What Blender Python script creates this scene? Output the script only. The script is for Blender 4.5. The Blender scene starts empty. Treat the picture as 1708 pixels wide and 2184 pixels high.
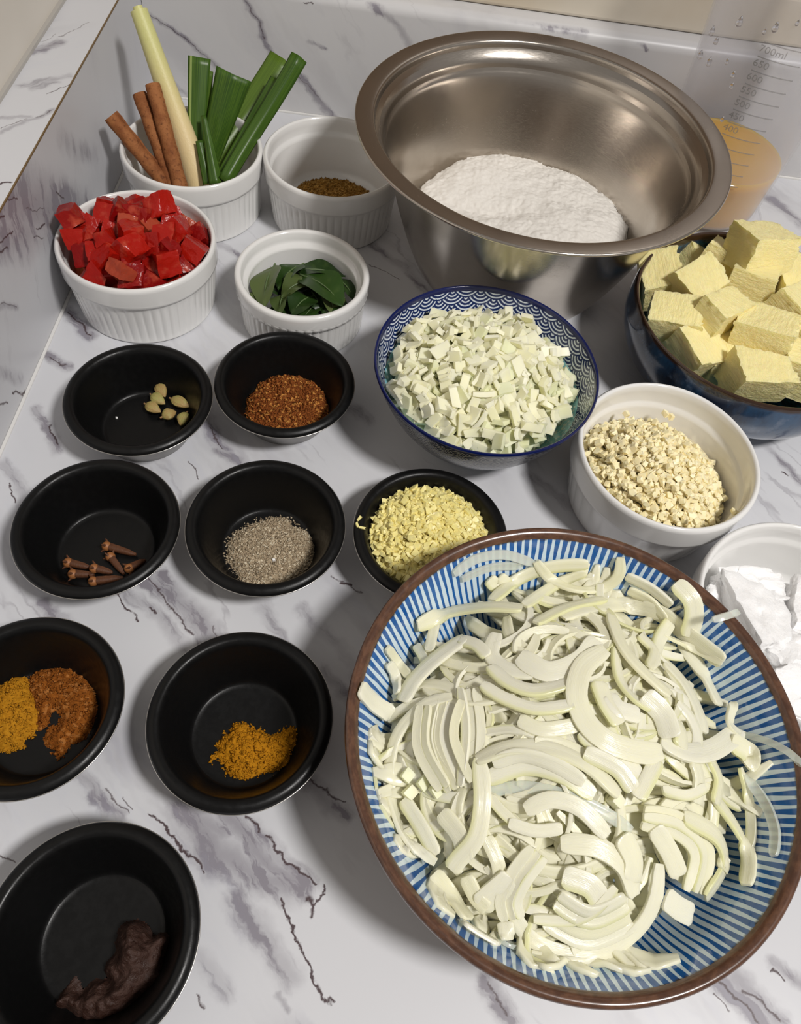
import bpy, bmesh, math, random
import numpy as np
from mathutils import Vector, Matrix

random.seed(7)
rng = np.random.default_rng(11)
PI = math.pi
scene = bpy.context.scene
COL = scene.collection

# ------------------------------------------------------------------ camera
FW, FH = 1708, 2184
FPX, CAMH, PPY = 1659.2, 0.41076, -43.82
RIGHT = Vector((0.98419428, 0.14677723, 0.09908619))
UP = Vector((-0.17709215, 0.81571834, 0.55067409))
FWD = Vector((0.0, 0.55951767, -0.82881842))
CAMP = Vector((0, 0, CAMH))
cam_d = bpy.data.cameras.new('camera')
cam = bpy.data.objects.new('camera', cam_d)
COL.objects.link(cam)
cam.matrix_world = Matrix((
    (RIGHT.x, UP.x, -FWD.x, 0), (RIGHT.y, UP.y, -FWD.y, 0), (RIGHT.z, UP.z, -FWD.z, CAMH), (0, 0, 0, 1)))
cam_d.sensor_fit = 'HORIZONTAL'
cam_d.sensor_width = 36
cam_d.lens = 36 * FPX / FW
cam_d.shift_y = PPY / FW
cam_d.clip_start = 0.01
scene.camera = cam

# ------------------------------------------------------------------ light
world = bpy.data.worlds.new('kitchen_ambient')
scene.world = world
world.use_nodes = True
wb = world.node_tree.nodes['Background']
wb.inputs[0].default_value = (1.0, 0.94, 0.88, 1)
wb.inputs[1].default_value = 0.25
ld = bpy.data.lights.new('ceiling_lamp', 'AREA')
ld.shape = 'DISK'
ld.size = 0.26
ld.energy = 26.5
ld.color = (1.0, 0.97, 0.94)
lamp = bpy.data.objects.new('ceiling_lamp', ld)
COL.objects.link(lamp)
LP = Vector((0.80, -0.22, 1.55))
lamp.location = LP
lamp.rotation_euler = (Vector((0.03, 0.25, 0)) - LP).to_track_quat('-Z', 'Y').to_euler()
scene.view_settings.view_transform = 'Standard'
scene.view_settings.look = 'None'
scene.view_settings.exposure = 0.0
scene.view_settings.gamma = 1.0

# ------------------------------------------------------------------ pixel helpers
def ray(px, py):
    return (FWD + RIGHT * ((px - FW / 2) / FPX) - UP * ((py - FH / 2 - PPY) / FPX)).normalized()
def at(px, py, z=0.0):
    d = ray(px, py)
    return CAMP + d * ((z - CAMH) / d.z)
# the room's own axes: U along the back wall, V along the left wall
C1 = Vector((-0.25912, 0.37476, 0))
DV = Vector((-0.0835, 0.9965, 0)).normalized()
DU = Vector((DV.y, -DV.x, 0))
VB = 0.2853            # back upstand face
ZT = 0.104             # upstand height
def uv(u, v, z=0.0):
    return C1 + DU * u + DV * v + Vector((0, 0, z))
def on_left(px, py):
    d = ray(px, py); t = (C1 - CAMP).dot(DU) / d.dot(DU)
    return CAMP + d * t
def on_back(px, py):
    d = ray(px, py); t = (uv(0, VB) - CAMP).dot(DV) / d.dot(DV)
    return CAMP + d * t

# ------------------------------------------------------------------ numpy value noise
_H = rng.random(4096)
def vnoise(x, y, z=0.0):
    x = np.asarray(x, float); y = np.asarray(y, float); z = np.asarray(z, float) + 0 * x
    xi, yi, zi = np.floor(x).astype(int), np.floor(y).astype(int), np.floor(z).astype(int)
    fx, fy, fz = x - xi, y - yi, z - zi
    s = lambda t: t * t * (3 - 2 * t)
    fx, fy, fz = s(fx), s(fy), s(fz)
    def h(a, b, c): return _H[(a * 374761 + b * 668265 + c * 974634 + 7919) & 4095]
    def L(a, b, t): return a + (b - a) * t
    r = [L(L(h(xi, yi, zi + k), h(xi + 1, yi, zi + k), fx), L(h(xi, yi + 1, zi + k), h(xi + 1, yi + 1, zi + k), fx), fy) for k in (0, 1)]
    return L(r[0], r[1], fz) * 2 - 1
def fbm(x, y, z=0.0, o=4):
    a, s, t = 1.0, 0, 0
    for k in range(o):
        f = 2.03 ** k
        s = s + a * vnoise(np.asarray(x) * f + 17 * k, np.asarray(y) * f - 9 * k, np.asarray(z) * f); t += a; a *= .5
    return s / t

# ------------------------------------------------------------------ object helpers
def tag(o, label=None, cat=None, group=None, kind=None):
    if label: o['label'] = label
    if cat: o['category'] = cat
    if group: o['group'] = group
    if kind: o['kind'] = kind
    return o
def thing(name, label, cat, loc=(0, 0, 0), group=None):
    o = bpy.data.objects.new(name, None); COL.objects.link(o)
    o.location = loc; o.empty_display_size = .01
    return tag(o, label, cat, group)
def link(name, me, mat=None, parent=None, loc=None):
    o = bpy.data.objects.new(name, me); COL.objects.link(o)
    if mat and not me.materials: me.materials.append(mat)
    if parent: o.parent = parent
    if loc is not None: o.location = loc
    return o
def mesh(name, verts, faces, smooth=True):
    me = bpy.data.meshes.new(name)
    me.from_pydata([tuple(v) for v in verts], [], [tuple(int(i) for i in f) for f in faces])
    me.validate()
    if smooth: me.polygons.foreach_set('use_smooth', [True] * len(me.polygons))
    me.update()
    return me
def grid_faces(n, m, wrap=False):
    """n rows of m verts"""
    f = []
    for i in range(n - 1):
        for j in range(m if wrap else m - 1):
            k = (j + 1) % m
            f.append((i * m + j, i * m + k, (i + 1) * m + k, (i + 1) * m + j))
    return f
def smooth_prof(prof, k=3):
    """Catmull-Rom through the profile points"""
    P = [np.array(p, float) for p in prof]; out = []
    for i in range(len(P) - 1):
        p0, p1, p2, p3 = P[max(i - 1, 0)], P[i], P[i + 1], P[min(i + 2, len(P) - 1)]
        for j in range(k):
            t = j / k
            q = .5 * ((2 * p1) + (p2 - p0) * t + (2 * p0 - 5 * p1 + 4 * p2 - p3) * t * t + (3 * p1 - p0 - 3 * p2 + p3) * t ** 3)
            q[0] = max(q[0], 0); out.append(tuple(q))
    out.append(tuple(P[-1])); return out
def rev(name, prof, seg=96, mod=None, wob=None):
    """surface of revolution; prof = [(r, z)]; mod(i, ang) scales the radius"""
    v, f = [], []
    ang = np.arange(seg) * 2 * PI / seg
    rows = []
    for i, (r, z) in enumerate(prof):
        if r < 1e-6:
            rows.append([len(v)]); v.append((0, 0, z))
        else:
            rows.append(list(range(len(v), len(v) + seg)))
            for a in ang:
                q = r * (mod(i, a, r, z) if mod else 1)
                v.append((q * math.cos(a), q * math.sin(a), z))
    for A, B in zip(rows[:-1], rows[1:]):
        if len(A) == 1 and len(B) == 1: continue
        for j in range(seg):
            k = (j + 1) % seg
            if len(A) == 1: f.append((A[0], B[k], B[j]))
            elif len(B) == 1: f.append((A[j], A[k], B[0]))
            else: f.append((A[j], A[k], B[k], B[j]))
    return mesh(name, v, f)
def prism(name, sec, p0, ax, length, n=2, smooth=False):
    """extrude a closed section (list of Vectors, world) along ax"""
    v = []; m = len(sec)
    for i in range(n):
        for s in sec: v.append(s + ax * (length * i / (n - 1)))
    f = grid_faces(n, m, True) + [tuple(range(m))[::-1], tuple(range(m * (n - 1), m * n))]
    return mesh(name, v, f, smooth)

# ------------------------------------------------------------------ material helpers
class T:
    """tiny node builder; sockets combine with T.m(op, a, b)"""
    def __init__(s, name):
        s.mat = bpy.data.materials.new(name); s.mat.use_nodes = True
        s.nt = s.mat.node_tree; s.bs = s.nt.nodes['Principled BSDF']; s.out = s.nt.nodes['Material Output']
    def n(s, t, **k):
        q = s.nt.nodes.new(t)
        for a, b in k.items(): setattr(q, a, b)
        return q
    def put(s, sock, v):
        if isinstance(v, bpy.types.NodeSocket): s.nt.links.new(v, sock)
        elif v is not None:
            if isinstance(v, (tuple, list, Vector)) and sock.type == 'RGBA' and len(v) == 3: v = (*v, 1)
            sock.default_value = v
    def m(s, op, a, b=None, c=None, clamp=False):
        q = s.n('ShaderNodeMath', operation=op, use_clamp=clamp)
        for i, x in enumerate((a, b, c)): s.put(q.inputs[i], x)
        return q.outputs[0]
    def vm(s, op, a, b=None, scale=None):
        q = s.n('ShaderNodeVectorMath', operation=op)
        s.put(q.inputs[0], a); s.put(q.inputs[1], b)
        if scale is not None: s.put(q.inputs['Scale'], scale)
        return q.outputs['Value'] if op in ('LENGTH', 'DOT_PRODUCT', 'DISTANCE') else q.outputs[0]
    def pos(s): return s.n('ShaderNodeNewGeometry').outputs['Position']
    def obj(s): return s.n('ShaderNodeTexCoord').outputs['Object']
    def rnd(s): return s.n('ShaderNodeObjectInfo').outputs['Random']
    def noise(s, vec, scale, detail=3, rough=.5, col=False, dist=0):
        q = s.n('ShaderNodeTexNoise'); s.put(q.inputs['Vector'], vec)
        q.inputs['Scale'].default_value = scale; q.inputs['Detail'].default_value = detail
        q.inputs['Roughness'].default_value = rough; q.inputs['Distortion'].default_value = dist
        return q.outputs[1] if col else q.outputs[0]
    def ramp(s, f, a, b, x=0.0, y=1.0, smooth=True):
        q = s.n('ShaderNodeMapRange', interpolation_type='SMOOTHSTEP' if smooth else 'LINEAR')
        for i, v in enumerate((f, a, b, x, y)): s.put(q.inputs[i], v)
        return q.outputs[0]
    def mix(s, f, a, b, mode='MIX'):
        q = s.n('ShaderNodeMix', data_type='RGBA', blend_type=mode)
        s.put(q.inputs[0], f); s.put(q.inputs[6], a); s.put(q.inputs[7], b)
        return q.outputs[2]
    def sep(s, v):
        q = s.n('ShaderNodeSeparateXYZ'); s.put(q.inputs[0], v); return q.outputs
    def comb(s, x, y, z):
        q = s.n('ShaderNodeCombineXYZ')
        for i, v in enumerate((x, y, z)): s.put(q.inputs[i], v)
        return q.outputs[0]
    def scale3(s, v, sc): return s.vm('MULTIPLY', v, sc)
    def bump(s, h, strength=.3, dist=.001):
        q = s.n('ShaderNodeBump'); s.put(q.inputs['Height'], h)
        q.inputs['Strength'].default_value = strength; q.inputs['Distance'].default_value = dist
        s.nt.links.new(q.outputs[0], s.bs.inputs['Normal'])
    def set(s, **k):
        names = dict(col='Base Color', rough='Roughness', metal='Metallic', ior='IOR', sss='Subsurface Weight', sssr='Subsurface Radius',
                     ssss='Subsurface Scale', trans='Transmission Weight', coat='Coat Weight', coatr='Coat Roughness', spec='Specular IOR Level',
                     alpha='Alpha', sheen='Sheen Weight')
        for a, b in k.items(): s.put(s.bs.inputs[names[a]], b)
        return s
def simple(name, col, rough=.5, **k):
    t = T(name); t.set(col=col, rough=rough, **k); return t.mat

# ---- marble laminate: veins are segments in world space, wobbled by noise
def vein_group():
    g = bpy.data.node_groups.new('vein', 'ShaderNodeTree')
    for nm, ty in (('P', 'NodeSocketVector'), ('A', 'NodeSocketVector'), ('AB', 'NodeSocketVector'), ('L2', 'NodeSocketFloat'), ('W', 'NodeSocketFloat'), ('S', 'NodeSocketFloat'), ('Prev', 'NodeSocketFloat')):
        g.interface.new_socket(nm, in_out='INPUT', socket_type=ty)
    g.interface.new_socket('Out', in_out='OUTPUT', socket_type='NodeSocketFloat')
    i = g.nodes.new('NodeGroupInput'); o = g.nodes.new('NodeGroupOutput')
    def vm(op, a, b):
        q = g.nodes.new('ShaderNodeVectorMath'); q.operation = op
        g.links.new(a, q.inputs[0]); g.links.new(b, q.inputs[3] if op == 'SCALE' else q.inputs[1])
        return q.outputs['Value'] if op in ('DOT_PRODUCT', 'LENGTH', 'DISTANCE') else q.outputs[0]
    q = g.nodes.new('ShaderNodeVectorMath'); q.operation = 'MULTIPLY_ADD'      # keeps the segments evaluated one after another
    g.links.new(i.outputs['Prev'], q.inputs[0]); q.inputs[1].default_value = (1e-9,) * 3; g.links.new(i.outputs['P'], q.inputs[2])
    pa = vm('SUBTRACT', q.outputs[0], i.outputs['A'])
    dv = g.nodes.new('ShaderNodeMath'); dv.operation = 'DIVIDE'; dv.use_clamp = True
    g.links.new(vm('DOT_PRODUCT', pa, i.outputs['AB']), dv.inputs[0]); g.links.new(i.outputs['L2'], dv.inputs[1])
    d = vm('DISTANCE', pa, vm('SCALE', i.outputs['AB'], dv.outputs[0]))
    mr = g.nodes.new('ShaderNodeMapRange'); mr.interpolation_type = 'SMOOTHSTEP'
    g.links.new(d, mr.inputs[0]); mr.inputs[1].default_value = 0; g.links.new(i.outputs['W'], mr.inputs[2])
    g.links.new(i.outputs['S'], mr.inputs[3]); mr.inputs[4].default_value = 0
    mx = g.nodes.new('ShaderNodeMath'); mx.operation = 'MAXIMUM'
    g.links.new(mr.outputs[0], mx.inputs[0]); g.links.new(i.outputs['Prev'], mx.inputs[1])
    g.links.new(mx.outputs[0], o.inputs[0])
    return g
VG = vein_group()
def marble(name, soft, dark, along, blot=.5, seed=0.0, base=(.61, .615, .64), flat=(1, 1, 0)):
    """soft / dark: [(world polyline, width, strength)]; along: world direction of the streaks"""
    t = T(name)
    P = t.pos()
    n1 = t.vm('SUBTRACT', t.noise(P, 22, 3, .6, True), (.5, .5, .5))
    n2 = t.vm('SUBTRACT', t.noise(P, 150, 3, .6, True), (.5, .5, .5))
    Pd = t.vm('ADD', P, t.vm('MULTIPLY', t.vm('ADD', t.vm('SCALE', n1, scale=.016), t.vm('SCALE', n2, scale=.0055)), flat))
    def chain(lines):
        prev = 0.0
        for pts, w, s in lines:
            for A, B in zip(pts[:-1], pts[1:]):
                q = t.n('ShaderNodeGroup'); q.node_tree = VG
                AB = B - A
                t.put(q.inputs['P'], Pd); t.put(q.inputs['A'], tuple(A)); t.put(q.inputs['AB'], tuple(AB))
                t.put(q.inputs['L2'], AB.length_squared); t.put(q.inputs['W'], w); t.put(q.inputs['S'], s); t.put(q.inputs['Prev'], prev)
                prev = q.outputs[0]
        return prev
    # streak space: compressed along the vein direction
    a = Vector(along).normalized()
    al = t.vm('DOT_PRODUCT', Pd, tuple(a))
    st = t.vm('ADD', t.vm('SUBTRACT', Pd, t.vm('SCALE', tuple(a), scale=t.m('MULTIPLY', al, .80))), (seed, seed * .7, 0))
    big = t.ramp(t.noise(st, 26, 4, .6), .47, .68)
    fine = t.ramp(t.noise(st, 110, 4, .65), .46, .66)
    mask = t.ramp(t.noise(P, 9, 2), .42, .62)
    ridge = t.m('ABSOLUTE', t.m('SUBTRACT', t.noise(t.vm('ADD', st, (4.1, 1.7, .3)), 17, 4, .55), .5))
    rv = t.m('MULTIPLY', t.ramp(ridge, 0.0, .012, 1, 0), t.ramp(t.noise(P, 13, 2), .5, .66))
    softv = chain(soft); darkv = chain([(p_, w_ * .55, s_) for p_, w_, s_ in dark])
    streak = t.m('ADD', .38, t.m('MULTIPLY', fine, .75))
    sf = t.m('ADD', t.m('MULTIPLY', t.m('MULTIPLY', big, mask), .55 * blot), t.m('MULTIPLY', t.m('MULTIPLY', softv, 2.3), streak), clamp=True)
    sf = t.m('ADD', sf, t.m('MULTIPLY', rv, .5 * blot), clamp=True)
    col = t.mix(sf, base, (.25, .235, .265))
    col = t.mix(t.m('MULTIPLY', t.m('MULTIPLY', fine, mask), .16 * blot), col, (.45, .47, .60))
    dk = t.m('MULTIPLY', t.m('MULTIPLY', darkv, 1.35, clamp=True), t.ramp(t.noise(Pd, 210, 3, .7), .24, .44), clamp=True)
    col = t.mix(dk, col, (.085, .06, .065))
    t.set(col=col, rough=.33, spec=.35)
    return t.mat

def PX(f, *pts): return [f(x, y) for x, y in pts]
def z5(x, y): return at(x * .4567, 960 + y * .4567)
def z8(x, y): return at(x * .4567, 1700 + y * .4567)
def z7(x, y): return at(740 + x * .5667, 1600 + y * .5667)
def z3(x, y): return at(80 + x * .4333, 380 + y * .4333)
al_dir = at(690, 1900) - at(430, 1500)

soft_c = [
    (PX(z5, (690, 590), (830, 700), (980, 850), (1060, 930)), .011, .75), (PX(z5, (760, 560), (880, 760), (940, 880)), .006, .6),
    (PX(z5, (580, 650), (760, 800), (900, 960)), .006, .45), (PX(z5, (20, 60), (110, 200), (160, 420)), .006, .5),
    (PX(z5, (380, 1530), (560, 1720)), .005, .6), (PX(z5, (840, 1690), (1010, 1800)), .009, .8), (PX(z5, (220, 700), (330, 860), (500, 1020)), .007, .45),
    (PX(z5, (1020, 20), (1120, 60)), .006, .6), (PX(z5, (1230, 720), (1330, 880)), .006, .35), (PX(z5, (1500, 1020), (1640, 1150)), .005, .5),
    (PX(z8, (880, 80), (1000, 270), (1200, 390), (1330, 430)), .012, .85), (PX(z8, (1040, 100), (1180, 260), (1380, 420)), .010, .9),
    (PX(z8, (1180, 150), (1300, 290), (1430, 440)), .007, .6), (PX(z8, (1110, 490), (1260, 690), (1350, 830)), .008, .5), (PX(z8, (440, 0), (500, 60)), .006, .7),
    (PX(z8, (940, 740), (1050, 900)), .007, .35), (PX(z8, (1080, 380), (1150, 480)), .004, .5), (PX(z8, (1310, 900), (1340, 970)), .003, .6),
    (PX(z7, (530, 890), (620, 1030)), .007, .8), (PX(z7, (1400, 880), (1560, 1030)), .008, .9), (PX(z7, (1460, 870), (1640, 1030)), .008, .7), (PX(z7, (1590, 800), (1708, 880)), .005, .7),
    (PX(z3, (120, 650), (220, 740), (270, 780)), .008, .9), (PX(z3, (40, 860), (140, 930)), .006, .7), (PX(z3, (0, 1150), (60, 1260), (100, 1330)), .006, .6),
    (PX(z3, (640, 830), (760, 900)), .005, .5), (PX(z3, (880, 330), (980, 380)), .005, .5), (PX(z3, (780, 1140), (930, 1340)), .008, .45),
    (PX(at, (640, 1290), (760, 1420), (800, 1560)), .006, .3), (PX(at, (700, 840), (790, 900)), .007, .45), (PX(at, (1640, 960), (1708, 1030)), .006, .45),
    (PX(at, (640, 1660), (740, 1740)), .006, .6), (PX(at, (1650, 430), (1708, 480)), .01, .5), (PX(at, (860, 560), (930, 640)), .008, .45), (PX(at, (770, 500), (850, 560)), .006, .5),
    (PX(at, (1560, 1180), (1500, 1260)), .006, .4), (PX(at, (1120, 1010), (1230, 1080)), .006, .4),
]
dark_c = [
    (PX(z5, (690, 570), (790, 740), (900, 860)), .0016, .7), (PX(z5, (545, 655), (600, 750), (640, 800)), .0016, .8), (PX(z5, (30, 160), (80, 250)), .0015, .8),
    (PX(z5, (690, 740), (720, 770)), .0018, .8), (PX(z5, (500, 1600), (600, 1720)), .0012, .6), (PX(z5, (880, 60), (920, 130)), .0013, .7), (PX(z5, (1590, 625), (1640, 640)), .002, .9),
    (PX(z5, (1000, 820), (1080, 950)), .0013, .5),
    (PX(z8, (700, 95), (770, 140), (840, 240), (900, 275), (960, 355)), .0016, .9), (PX(z8, (1130, 95), (1190, 120), (1195, 155)), .0025, .9),
    (PX(z8, (1230, 180), (1310, 260), (1340, 310), (1400, 380), (1460, 425)), .0016, .95), (PX(z8, (1420, 480), (1460, 490), (1450, 550)), .0024, .8),
    (PX(z8, (1505, 420), (1515, 465), (1460, 495)), .0014, .8), (PX(z8, (1305, 500), (1330, 560), (1380, 640), (1400, 710), (1450, 820), (1490, 910), (1540, 970)), .0016, .95),
    (PX(z8, (925, 910), (945, 970)), .0013, .7), (PX(z8, (0, 245), (80, 290)), .0013, .7), (PX(z8, (590, 20), (615, 80)), .0012, .6),
    (PX(z7, (560, 950), (600, 1000)), .0018, .7), (PX(z7, (1410, 890), (1480, 960), (1550, 1030)), .002, .9), (PX(z7, (1390, 930), (1440, 1000)), .0015, .7), (PX(z7, (1500, 930), (1560, 960), (1640, 1020)), .0018, .8),
    (PX(z7, (1590, 830), (1640, 870)), .0014, .9), (PX(z7, (530, 890), (560, 950)), .0013, .6),
    (PX(z3, (130, 660), (200, 720), (260, 775)), .0016, .8), (PX(z3, (50, 870), (130, 920)), .0016, .7), (PX(z3, (60, 1230), (100, 1300)), .0016, .8), (PX(z3, (850, 1230), (920, 1340)), .0014, .7),
    (PX(at, (1664, 1008), (1678, 1014)), .0018, .95), (PX(at, (700, 1225), (770, 1270)), .0015, .6), (PX(at, (650, 1670), (740, 1715)), .0015, .7), (PX(at, (790, 560), (850, 590)), .0014, .6),
]
M_COUNTER = marble('marble_laminate_counter', soft_c, dark_c, al_dir, .85)
zz1 = lambda x, y: (x * .5035, y * .5035)
soft_b = [(PX(on_back, (515, 0), (550, 45), (575, 95), (592, 150)), .004, .9), (PX(on_back, (310, 25), (390, 80), (460, 140)), .004, .6), (PX(on_back, (640, 168), (690, 230), (720, 265)), .006, .9),
          (PX(on_back, (790, 10), (850, 60), (880, 110)), .005, .6), (PX(on_back, (1100, 40), (1250, 70)), .007, .8), (PX(on_back, (660, 85), (700, 105)), .003, .5), (PX(on_back, (1330, 60), (1380, 110)), .003, .6),
          (PX(on_back, (300, 120), (460, 250)), .004, .3)]
dark_b = [(PX(on_back, (515, 0), (550, 45), (565, 75)), .0012, .7), (PX(on_back, (310, 25), (350, 52), (395, 85), (460, 140)), .0013, .75), (PX(on_back, (640, 170), (670, 200), (705, 243)), .0014, .8), (PX(on_back, (650, 3), (668, 6)), .0015, .7)]
M_BACK = marble('marble_laminate_back', soft_b, dark_b, on_back(600, 150) - on_back(500, 0), .30, 3.1, (.60, .595, .60), (1, 0, 1))
l1 = lambda x, y: on_left(x * .2838, 380 + y * .2838)
soft_l = [(PX(l1, (0, 200), (200, 150), (420, 200), (640, 300)), .026, .8), (PX(l1, (0, 420), (180, 420)), .026, .6), (PX(l1, (200, 400), (420, 460)), .016, .35), (PX(l1, (0, 960), (120, 960)), .004, .6),
          (PX(l1, (0, 1480), (160, 1530)), .006, .35), (PX(on_left, (130, 300), (200, 330)), .012, .3)]
dark_l = [(PX(l1, (420, 95), (470, 150)), .0016, .8), (PX(l1, (60, 165), (140, 160)), .0015, .7), (PX(l1, (270, 360), (340, 330)), .0016, .8), (PX(l1, (240, 420), (330, 430)), .0015, .7), (PX(l1, (0, 290), (40, 280)), .0022, .9),
          (PX(l1, (0, 480), (100, 420)), .002, .8), (PX(l1, (0, 545), (60, 530)), .0022, .8), (PX(l1, (0, 940), (110, 955)), .0014, .6), (PX(l1, (100, 1612), (180, 1610)), .0022, .9), (PX(l1, (0, 1700), (60, 1680)), .002, .7), (PX(l1, (200, 210), (330, 212)), .0013, .7)]
M_LEFT = marble('marble_laminate_left', soft_l, dark_l, Vector((0, 0, 1)) + DV * .3, .6, 1.7, (.55, .55, .57), (0, 1, 1))
led = lambda x, y: at(x * .2459, y * .2459, ZT)
soft_g = [(PX(led, (300, 460), (520, 370)), .006, .7), (PX(led, (0, 1020), (240, 1010)), .003, .5), (PX(led, (150, 740), (600, 640)), .004, .4), (PX(led, (250, 760), (480, 700)), .004, .4), (PX(led, (0, 1150), (460, 950)), .003, .6)]
dark_g = [(PX(led, (520, 325), (740, 195)), .0012, .5), (PX(led, (400, 800), (610, 715)), .0011, .7), (PX(led, (0, 1615), (120, 1580)), .0015, .9), (PX(led, (0, 1115), (230, 1030)), .0011, .6), (PX(led, (370, 370), (480, 300)), .0012, .4), (PX(led, (300, 1010), (460, 950)), .001, .5)]
M_LEDGE = marble('marble_laminate_ledge', soft_g, dark_g, led(600, 640) - led(150, 760), .5, 5.3)

# ================================================================== the setting
def box_uv(name, u0, u1, v0, v1, z0, z1, mat, parent=None, bevel=0):
    bm = bmesh.new()
    vs = [bm.verts.new(uv(u, v, z)) for z in (z0, z1) for u, v in ((u0, v0), (u1, v0), (u1, v1), (u0, v1))]
    for f in ((3, 2, 1, 0), (4, 5, 6, 7), (0, 1, 5, 4), (1, 2, 6, 5), (2, 3, 7, 6), (3, 0, 4, 7)): bm.faces.new([vs[i] for i in f])
    if bevel: bmesh.ops.bevel(bm, geom=bm.edges[:], offset=bevel, segments=3, affect='EDGES', profile=.5)
    me = bpy.data.meshes.new(name); bm.to_mesh(me); bm.free()
    return link(name, me, mat, parent)
M_WALL = (lambda t: (t.set(col=t.mix(t.noise(t.pos(), 14, 3), (.60, .56, .50), (.68, .64, .58)), rough=.55), t.mat)[1])(T('beige_wall_paint'))
M_WALLB = (lambda t: (t.set(col=t.mix(t.ramp(t.noise(t.pos(), 9, 4), .4, .7), (.66, .60, .50), (.58, .50, .38)), rough=.4), t.mat)[1])(T('cream_wall_tile'))
M_BROWN = simple('brown_edging', (.16, .10, .04), .5)
M_CAULK = simple('grey_caulk', (.42, .40, .37), .6)
M_CAULKW = simple('white_caulk', (.72, .71, .69), .5)
UMAX, VMIN = .85, -.62
counter = box_uv('countertop', -.02, UMAX, VMIN, VB + .01, -.035, 0.0, M_COUNTER)
tag(counter, 'white marble-look laminate countertop with grey and brown veins, carrying all the dishes', 'countertop', kind='structure')
# left upstand
tl = thing('trim_1', 'tall marble-look upstand along the left edge of the counter with a thin brown edge line', 'upstand'); tl['kind'] = 'structure'
box_uv('upstand_face', -.030, 0, VMIN, VB + .02, 0.0002, ZT - .0006, M_LEFT, tl)
box_uv('ledge', -.0372, -.0006, VMIN, VB + .02, ZT - .0005, ZT, M_LEDGE, tl)
box_uv('edge_strip', -.0006, .0003, VMIN, VB, ZT - .0008, ZT + .0001, M_BROWN, tl)
box_uv('caulk', .0002, .0022, VMIN, VB, .0001, .0010, M_CAULKW, tl)
# back upstand with rounded top edge and small cove at the counter
tb = thing('trim_2', 'marble-look upstand along the back of the counter with a rounded top edge', 'upstand'); tb['kind'] = 'structure'
sec = [(VB + .0005, .0002)] + [(VB + .009 - .009 * math.cos(a), ZT - .009 + .009 * math.sin(a)) for a in np.linspace(0, PI / 2, 9)] + [(VB + .024, ZT), (VB + .024, .0002)]
me = prism('upstand_face', [uv(.0005, v, z) for v, z in sec], None, DU, UMAX - .001, 2, True)
o = link('upstand_face', me, M_BACK, tb)
me.set_sharp_from_angle(angle=math.radians(40))
box_uv('caulk', .003, UMAX, VB - .0018, VB + .0003, .0001, .0012, M_CAULKW, tb)
wl = box_uv('wall_left', -.06, -.0385, VMIN, VB + .05, ZT - .01, .55, M_WALL); tag(wl, 'beige painted wall above the left upstand', 'wall', kind='structure')
box_uv('caulk', -.0386, -.0355, VMIN, VB + .02, ZT, ZT + .0025, M_CAULK, wl)
SILL = ZT + .038
wbk = box_uv('wall_back', -.0385, UMAX, VB + .0195, VB + .16, ZT + .0002, SILL, M_WALLB, None, .003); tag(wbk, 'cream tiled window sill behind the back upstand', 'sill', kind='structure')
wn = thing('window_1', 'dark window at night above the cream sill', 'window'); wn['kind'] = 'structure'
M_FRAME = simple('brown_window_frame', (.16, .115, .08), .45)
M_PANE = simple('dark_night_glass', (.15, .105, .07), .35)
for z0, z1 in ((SILL + .0003, SILL + .035), (.70, .74)): box_uv('window_frame', -.0385, UMAX, VB + .13, VB + .16, z0, z1, M_FRAME, wn)
for u0 in (-.0385, .37, UMAX - .035): box_uv('window_frame', u0, u0 + .035, VB + .13, VB + .16, SILL + .0352, .6998, M_FRAME, wn)
for u0, u1 in ((-.0033, .3698), (.4052, UMAX - .0352)): box_uv('pane', u0, u1, VB + .142, VB + .148, SILL + .0354, .6996, M_PANE, wn)

# ================================================================== vessels
M_CERAMIC = simple('white_glazed_ceramic', (.77, .765, .75), .16, spec=.5, coat=.3, coatr=.05)
def ramekin_prof(R, H, rb, band=.30, lip=.0036, wall=.0045, step=.0022):
    zb = H * (1 - band)
    ro = rb * R
    outer = [(0, .0022), (ro - .006, .0022), (ro - .0045, 0), (ro - .0012, 0), (ro, .0012)]
    rt = R * .965
    n = 9
    flut = [(ro + (rt - ro) * k / (n - 1), .0022 + (zb - .0040) * k / (n - 1)) for k in range(n)]
    bandp = [(rt + .0002, zb - .0012), (rt + .0016, zb - .0002), (R * .992, zb + .0018), (R, H - .0036), (R - .0002, H - .0014), (R - .0012, H - .0003), (R - lip * .5, H),
             (R - lip + .0007, H - .0004), (R - lip, H - .0016)]
    ri = R - lip
    inner = [(ri - .0003, H - .006), (ri - .0006, zb + .0052), (ri - .0012, zb + .0036), (ri - step - .0004, zb + .0022), (ri - step - .0009, zb),
             (ro - wall + .0012, .010), (ro - wall - .0006, .0066), (ro - wall - .003, .0048), (ro - wall - .006, .0043), (0, .0043)]
    return outer, flut, bandp, inner
RAM = {}
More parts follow.
